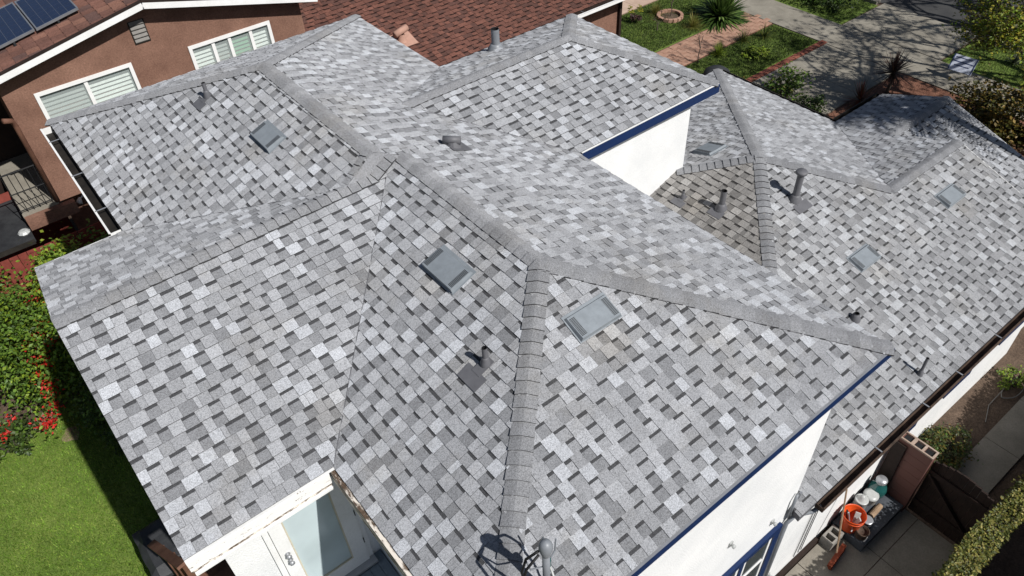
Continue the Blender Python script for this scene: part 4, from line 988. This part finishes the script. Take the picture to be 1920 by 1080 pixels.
one('trunk', 'bark', lambda m: m.tube([(13.4, -4.4, 0), (13.0, -3.4, 3), (12.05, -1.35, 6.25)], [.16, .13, .1], 10), pt)
b = MB(); r = random.Random(93)
for k in range(70):
    a = k * 2.4; e = r.uniform(-.35, 1.0); d = V(math.cos(a), math.sin(a), 0); o_ = V(12.05, -1.35, 6.3); L = r.uniform(1.1, 1.6)
    for i in range(26):
        t = (i + 1) / 26; p = o_ + d * L * t + V(0, 0, L * (e * t - .75 * t * t)); sd = V(-d.y, d.x, -.35) ; w = .34 * (1 - .7 * t)
        for sg in (-1, 1):
            q = p + V(sd.x * sg, sd.y * sg, sd.z) * w + d * .12; b.face([p, p + d * .035, q], (.06, .10, .02))
b.build('crown', 'leaf', pt)

# ================================================================== THINGS IN THE SIDE YARD
pl = empty('block_pillar', (5.22, -2.67, 0), 'painted brown concrete block pillar with bare hollow top by the gate', 'pillar')
for k in range(8):
    o = one('block', 'block_paint', lambda m: m.box((5.14, -2.94, k * .19 + .004), (5.31, -2.40, (k + 1) * .19)), pl)
one('pillar_cap', 'block', lambda m: [m.box((5.135, -2.945, 1.522), (5.16, -2.395, 1.55)), m.box((5.29, -2.945, 1.522), (5.315, -2.395, 1.55)), m.box((5.16, -2.945, 1.522), (5.29, -2.915, 1.55)), m.box((5.16, -2.425, 1.522), (5.29, -2.395, 1.55)), m.box((5.16, -2.78, 1.522), (5.29, -2.745, 1.55)), m.box((5.16, -2.62, 1.522), (5.29, -2.57, 1.55))], pl)
for y in (-2.845, -2.68, -2.5): one('hollow', 'black', lambda m: m.box((5.17, y - .06, 1.5215), (5.28, y + .055, 1.5235)), pl)
sh = tag(one('leaning_sheet', 'dark_wood', lambda m: m.hexa([(5.10, -2.60, 0), (5.13, -2.60, 0), (5.13, -2.37, 0), (5.10, -2.37, 0), (5.10, -2.56, 1.45), (5.13, -2.56, 1.45), (5.13, -2.365, 1.45), (5.10, -2.365, 1.45)])), 'dark board filling the gap between white wall and block pillar', 'board')
gt = empty('side_gate', (5.28, -3.4, 0), 'dark brown wooden side gate with arched top', 'gate')
for k in range(9):
    y = -2.96 - k * .1; z = 1.36 + .12 * math.sin(math.pi * (k + .5) / 9)
    one('gate_board', 'dark_wood', lambda m: m.box((5.27 + rnd.uniform(-.004, .004), y - .095, .05), (5.30, y, z)), gt)
one('gate_rail', 'dark_wood', lambda m: m.box((5.235, -3.86, .3), (5.268, -2.96, .4)), gt); one('gate_rail', 'dark_wood', lambda m: m.box((5.235, -3.86, 1.1), (5.268, -2.96, 1.2)), gt)
one('gate_brace', 'dark_wood', lambda m: m.bar((5.25, -3.84, .38), (5.25, -2.98, 1.12), .03, .09, (1, 0, 0)), gt)
sp_ = tag(one('step', 'step_paint', lambda m: [m.box((4.02, -2.92, 0), (5.12, -2.365, .22)), m.box((4.35, -2.62, .22), (5.10, -2.365, .30))]), 'dark grey painted step along the white side wall', 'step')
bk = empty('orange_bucket', (4.12, -2.52, .22), 'orange plastic bucket full of tools on the grey step', 'bucket')
BX, BY, BZ = 4.14, -2.57, .222
one('bucket_body', 'orange', lambda m: m.lathe((BX, BY, BZ), [(.001, .0), (.135, .0), (.14, .01), (.172, .33), (.18, .335), (.182, .36), (.176, .365), (.168, .34), (.15, .12), (.001, .12)], 28), bk, True)
one('bucket_rib', 'orange', lambda m: m.lathe((BX, BY, BZ), [(.166, .27), (.176, .275), (.176, .285), (.168, .29)], 28), bk, True)
one('bucket_handle', 'galv', lambda m: m.tube([(BX + .17 * math.cos(a), BY + .17 * math.sin(a), BZ + .34 - .1 * math.sin((a + .6) * 1.0)) for a in [(-.6 + k * .32) for k in range(10)]], .004, 6), bk)
for n_, mt_, f_ in (('trowel', 'galv', lambda m: [m.tube([(BX - .05, BY + .02, BZ + .2), (BX - .12, BY + .06, BZ + .46)], .014, 8)]), ('scraper', 'white_plastic', lambda m: [m.bar((BX + .02, BY - .05, BZ + .16), (BX + .08, BY - .02, BZ + .34), .08, .02)]), ('paint_brush', 'black', lambda m: [m.bar((BX - .02, BY + .06, BZ + .16), (BX - .09, BY + .09, BZ + .44), .05, .02)]), ('putty_knife', 'white_plastic', lambda m: [m.bar((BX - .02, BY - .07, BZ + .15), (BX + .02, BY - .10, BZ + .31), .07, .02)])):
    o = one(n_, mt_, f_); tag(o, {'trowel': 'steel trowel handle sticking out of the orange bucket', 'scraper': 'broad white scraper standing upright in the orange bucket', 'putty_knife': 'smaller white putty knife in the orange bucket, nearest its rim', 'paint_brush': 'black handled brush leaning in the orange bucket'}[n_], 'tool', 'tools in the orange bucket')
jr = empty('glass_jar', (4.93, -2.51, .30), 'teal glass demijohn beside the brown block pillar', 'jar')
one('jar_body', 'green_glass', lambda m: m.lathe((4.93, -2.51, .302), [(.001, 0), (.11, .0), (.135, .03), (.14, .14), (.12, .21), (.06, .26), (.05, .30), (.065, .31), (.06, .33), (.001, .33)], 22), jr, True)
one('jar_lid', 'galv', lambda m: m.lathe((4.93, -2.51, .63), [(.085, 0), (.09, .05), (.075, .075), (.001, .08)], 18), jr, True)
for (nm, x, y, z, r, h, mt_, lb, ct) in (('plastic_tub', 4.72, -2.52, .302, .11, .16, 'clear_plastic', 'clear plastic tub with rounded lid between jar and bucket', 'tub'), ('plastic_jug', 4.50, -2.48, .302, .10, .22, 'white_plastic', 'white plastic jug against the white wall', 'jug'), ('paint_can', 4.36, -2.72, .222, .082, .15, 'galv', 'small paint can with speckled grey lid on the step', 'can'), ('rusty_pot', 4.14, -2.78, .222, .10, .15, 'rust_gutter', 'rusty pot with pale handles at the step corner', 'pot')):
    o = empty(nm, (x, y, z), lb, ct)
    one('pot_body', mt_, lambda m: m.lathe((x, y, z), [(.001, 0), (r * .9, 0), (r, .01), (r, h * .9), (r * 1.05, h * .92), (r * 1.05, h * .97), (r, h)] + ([(r * .9, h * .98), (r * .9, h * .6), (.001, h * .58)] if nm == 'rusty_pot' else [(r * .85, h * 1.02), (.001, h * 1.0)]), 20), o, True)
    if nm == 'rusty_pot':
        for sg in (-1, 1): one('pot_handle', 'white_plastic', lambda m: m.tube([(x - .03, y + sg * .10, z + h * .9), (x - .09, y + sg * .12, z + h), (x - .14, y + sg * .11, z + h * .8)], .009, 6), o)
    if nm == 'plastic_jug':
        one('jug_neck', mt_, lambda m: m.lathe((x, y, z + h), [(r * .8, 0), (.04, .05), (.03, .09), (.001, .095)], 14), o, True); one('jug_handle', mt_, lambda m: m.tube([(x + .06, y, z + h), (x + .13, y, z + h * .9), (x + .10, y, z + h * .4)], .013, 8), o, True)
    if nm == 'plastic_tub': one('tub_lid', 'white_plastic', lambda m: m.lathe((x, y, z + h), [(r * 1.08, -.01), (r * 1.08, .015), (r * .6, .03), (.001, .03)], 20), o, True)
tag(one('log', 'tan_wood', lambda m: m.tube([(4.52, -2.70, .272), (4.66, -2.695, .275), (4.80, -2.69, .272)], [.048, .052, .046], 12)), 'short tan log lying on the grey step', 'log')
bl = tag(one('hollow_block', 'grey_block', lambda m: [m.box((3.66, -2.60, .02), (3.98, -2.57, .22)), m.box((3.66, -2.43, .02), (3.98, -2.40, .22)), m.box((3.66, -2.57, .02), (3.70, -2.43, .22)), m.box((3.80, -2.57, .02), (3.84, -2.43, .22)), m.box((3.94, -2.57, .02), (3.98, -2.43, .22))]), 'grey hollow concrete block at the foot of the white wall', 'block')
br = empty('broom', (3.62, -2.58, .02), 'push broom with reddish bristles leaning on the white wall', 'broom')
one('handle', 'tan_wood', lambda m: m.tube([(3.66, -2.70, .14), (3.86, -2.385, 1.36)], .014, 8), br)
one('broom_head', 'red_broom', lambda m: m.bar((3.40, -2.76, .10), (3.88, -2.70, .10), .07, .06), br)
one('bristles', 'red_broom', lambda m: [m.bar((3.41 + k * .019, -2.765 + k * .0024, .07), (3.41 + k * .019, -2.78 + k * .0024, .024), .012, .05) for k in range(25)], br)
tag(one('garden_hose', 'vent_slat', lambda m: m.tube([(9.0 + .35 * math.cos(t) * (1 + .1 * math.sin(3 * t)), -2.85 + .13 * math.sin(t), .02 + .002 * t) for t in [k * .35 for k in range(40)]] + [(8.3, -2.75, .02), (7.9, -2.9, .015)], .008, 6)), 'thin grey hose coiled on the bare soil', 'hose')
tag(one('white_rag', 'white_plastic', lambda m: m.lathe((10.15, -2.85, 0), [(.14, 0), (.16, .05), (.1, .12), (.03, .14), (.001, .13)], 8)), 'crumpled white bundle on the soil at the right edge', 'rag')

# ================================================================== BACK YARD AND FRONT YARD THINGS
cv = MB(); r = random.Random(99)
gx, gy = 8, 8
H = [[.95 + .05 * r.random() - (.12 if i in (0, gx) or j in (0, gy) else 0) for j in range(gy + 1)] for i in range(gx + 1)]
PT = lambda i, j: V(-4.82 + .85 * i / gx + .02 * r.random(), 3.25 + 1.0 * j / gy, H[i][j])
G = [[PT(i, j) for j in range(gy + 1)] for i in range(gx + 1)]
for i in range(gx):
    for j in range(gy): cv.face([G[i][j], G[i + 1][j], G[i + 1][j + 1], G[i][j + 1]])
ring = [G[i][0] for i in range(gx)] + [G[gx][j] for j in range(gy)] + [G[i][gy] for i in range(gx, 0, -1)] + [G[0][j] for j in range(gy, 0, -1)]
cx_, cy_ = -4.4, 3.75
low = [V(cx_ + (p.x - cx_) * 1.06 + r.gauss(0, .012), cy_ + (p.y - cy_) * 1.06 + r.gauss(0, .012), .02) for p in ring]
for k in range(len(ring)): cv.face([ring[k], low[k], low[(k + 1) % len(ring)], ring[(k + 1) % len(ring)]])
tag(cv.build('grill_cover', 'black_tarp', None, True), 'black fabric cover over a box-shaped thing below the gable corner', 'cover')
stair = empty('back_stair', (-4.4, 2.2, 0), 'brown timber stair rail climbing to the porch', 'stair')
one('handrail', 'brown_wood', lambda m: m.bar((-4.52, 3.1, 1.9), (-4.25, 1.9, 2.75), .12, .04), stair)
one('stringer', 'brown_wood', lambda m: m.bar((-4.42, 3.2, 1.0), (-4.1, 1.7, 2.1), .05, .22), stair)
for k in range(5): one('tread', 'brown_wood', lambda m: m.box((-4.4, 2.9 - k * .26, 1.15 + k * .18), (-3.8, 3.12 - k * .26, 1.19 + k * .18)), stair)
for k in range(3): one('newel_post', 'brown_wood', lambda m: m.box((-4.47 + k * .10, 2.85 - k * .42, 0), (-4.39 + k * .10, 2.93 - k * .42, 1.95 + k * .3)), stair)
sg = empty('yard_sign', (19.1, 3.8, 0), 'white yard sign with dark blue lines standing by the sidewalk', 'sign')
def sp3(u, v, h): return V(18.98, 3.78, .30) + V(.10, -.95, 0).normalized() * u + V(.45, .05, .62).normalized() * v + V(-.8, 0, .58).normalized() * h
one('panel', 'sign_white', lambda m: m.hexa([sp3(u, v, h) for h in (0, .015) for u, v in ((-.33, 0), (.33, 0), (.33, .46), (-.33, .46))]), sg)
for (a, b_, c, d) in ((-.27, .20, .375, .40), (-.29, .29, .255, .285), (-.22, .20, .15, .175)):
    one('printed_line', 'sign_blue', lambda m: m.hexa([sp3(u, v, h) for h in (.0155, .017) for u, v in ((a, c), (b_, c), (b_, d), (a, d))]), sg)
for u in (-.315, .315): one('edge_bar', 'sign_blue', lambda m: m.hexa([sp3(u + q[0], q[1], h) for h in (.0155, .025) for q in ((-.015, 0), (.015, 0), (.015, .46), (-.015, .46))]), sg)
for u in (-.28, .28): one('stake', 'galv', lambda m: m.tube([sp3(u, .2, -.01), V(sp3(u, .2, -.01).x - .05, sp3(u, .2, -.01).y, 0)], .012, 6), sg)
tag(one('black_dome', 'black_tarp', lambda m: m.lathe((13.75, 8.35, 0), [(.42, 0), (.42, .3), (.36, .45), (.2, .55), (.001, .58)], 20), None, True), 'rounded black cover just beyond the corner of the lower roof', 'cover')
mbx = empty('kerb_bin', (22.7, 3.3, 0), 'pale grey bin at the kerb under the tree', 'bin')
one('bin_body', 'white_paint', lambda m: m.hexa([(22.5, 3.1, 0), (22.9, 3.1, 0), (22.9, 3.5, 0), (22.5, 3.5, 0), (22.47, 3.07, .5), (22.93, 3.07, .5), (22.93, 3.53, .5), (22.47, 3.53, .5)]), mbx)
one('bin_lid', 'white_paint', lambda m: m.lathe((22.7, 3.3, .5), [(.32, 0), (.36, .06), (.2, .12), (.001, .13)], 16), mbx)
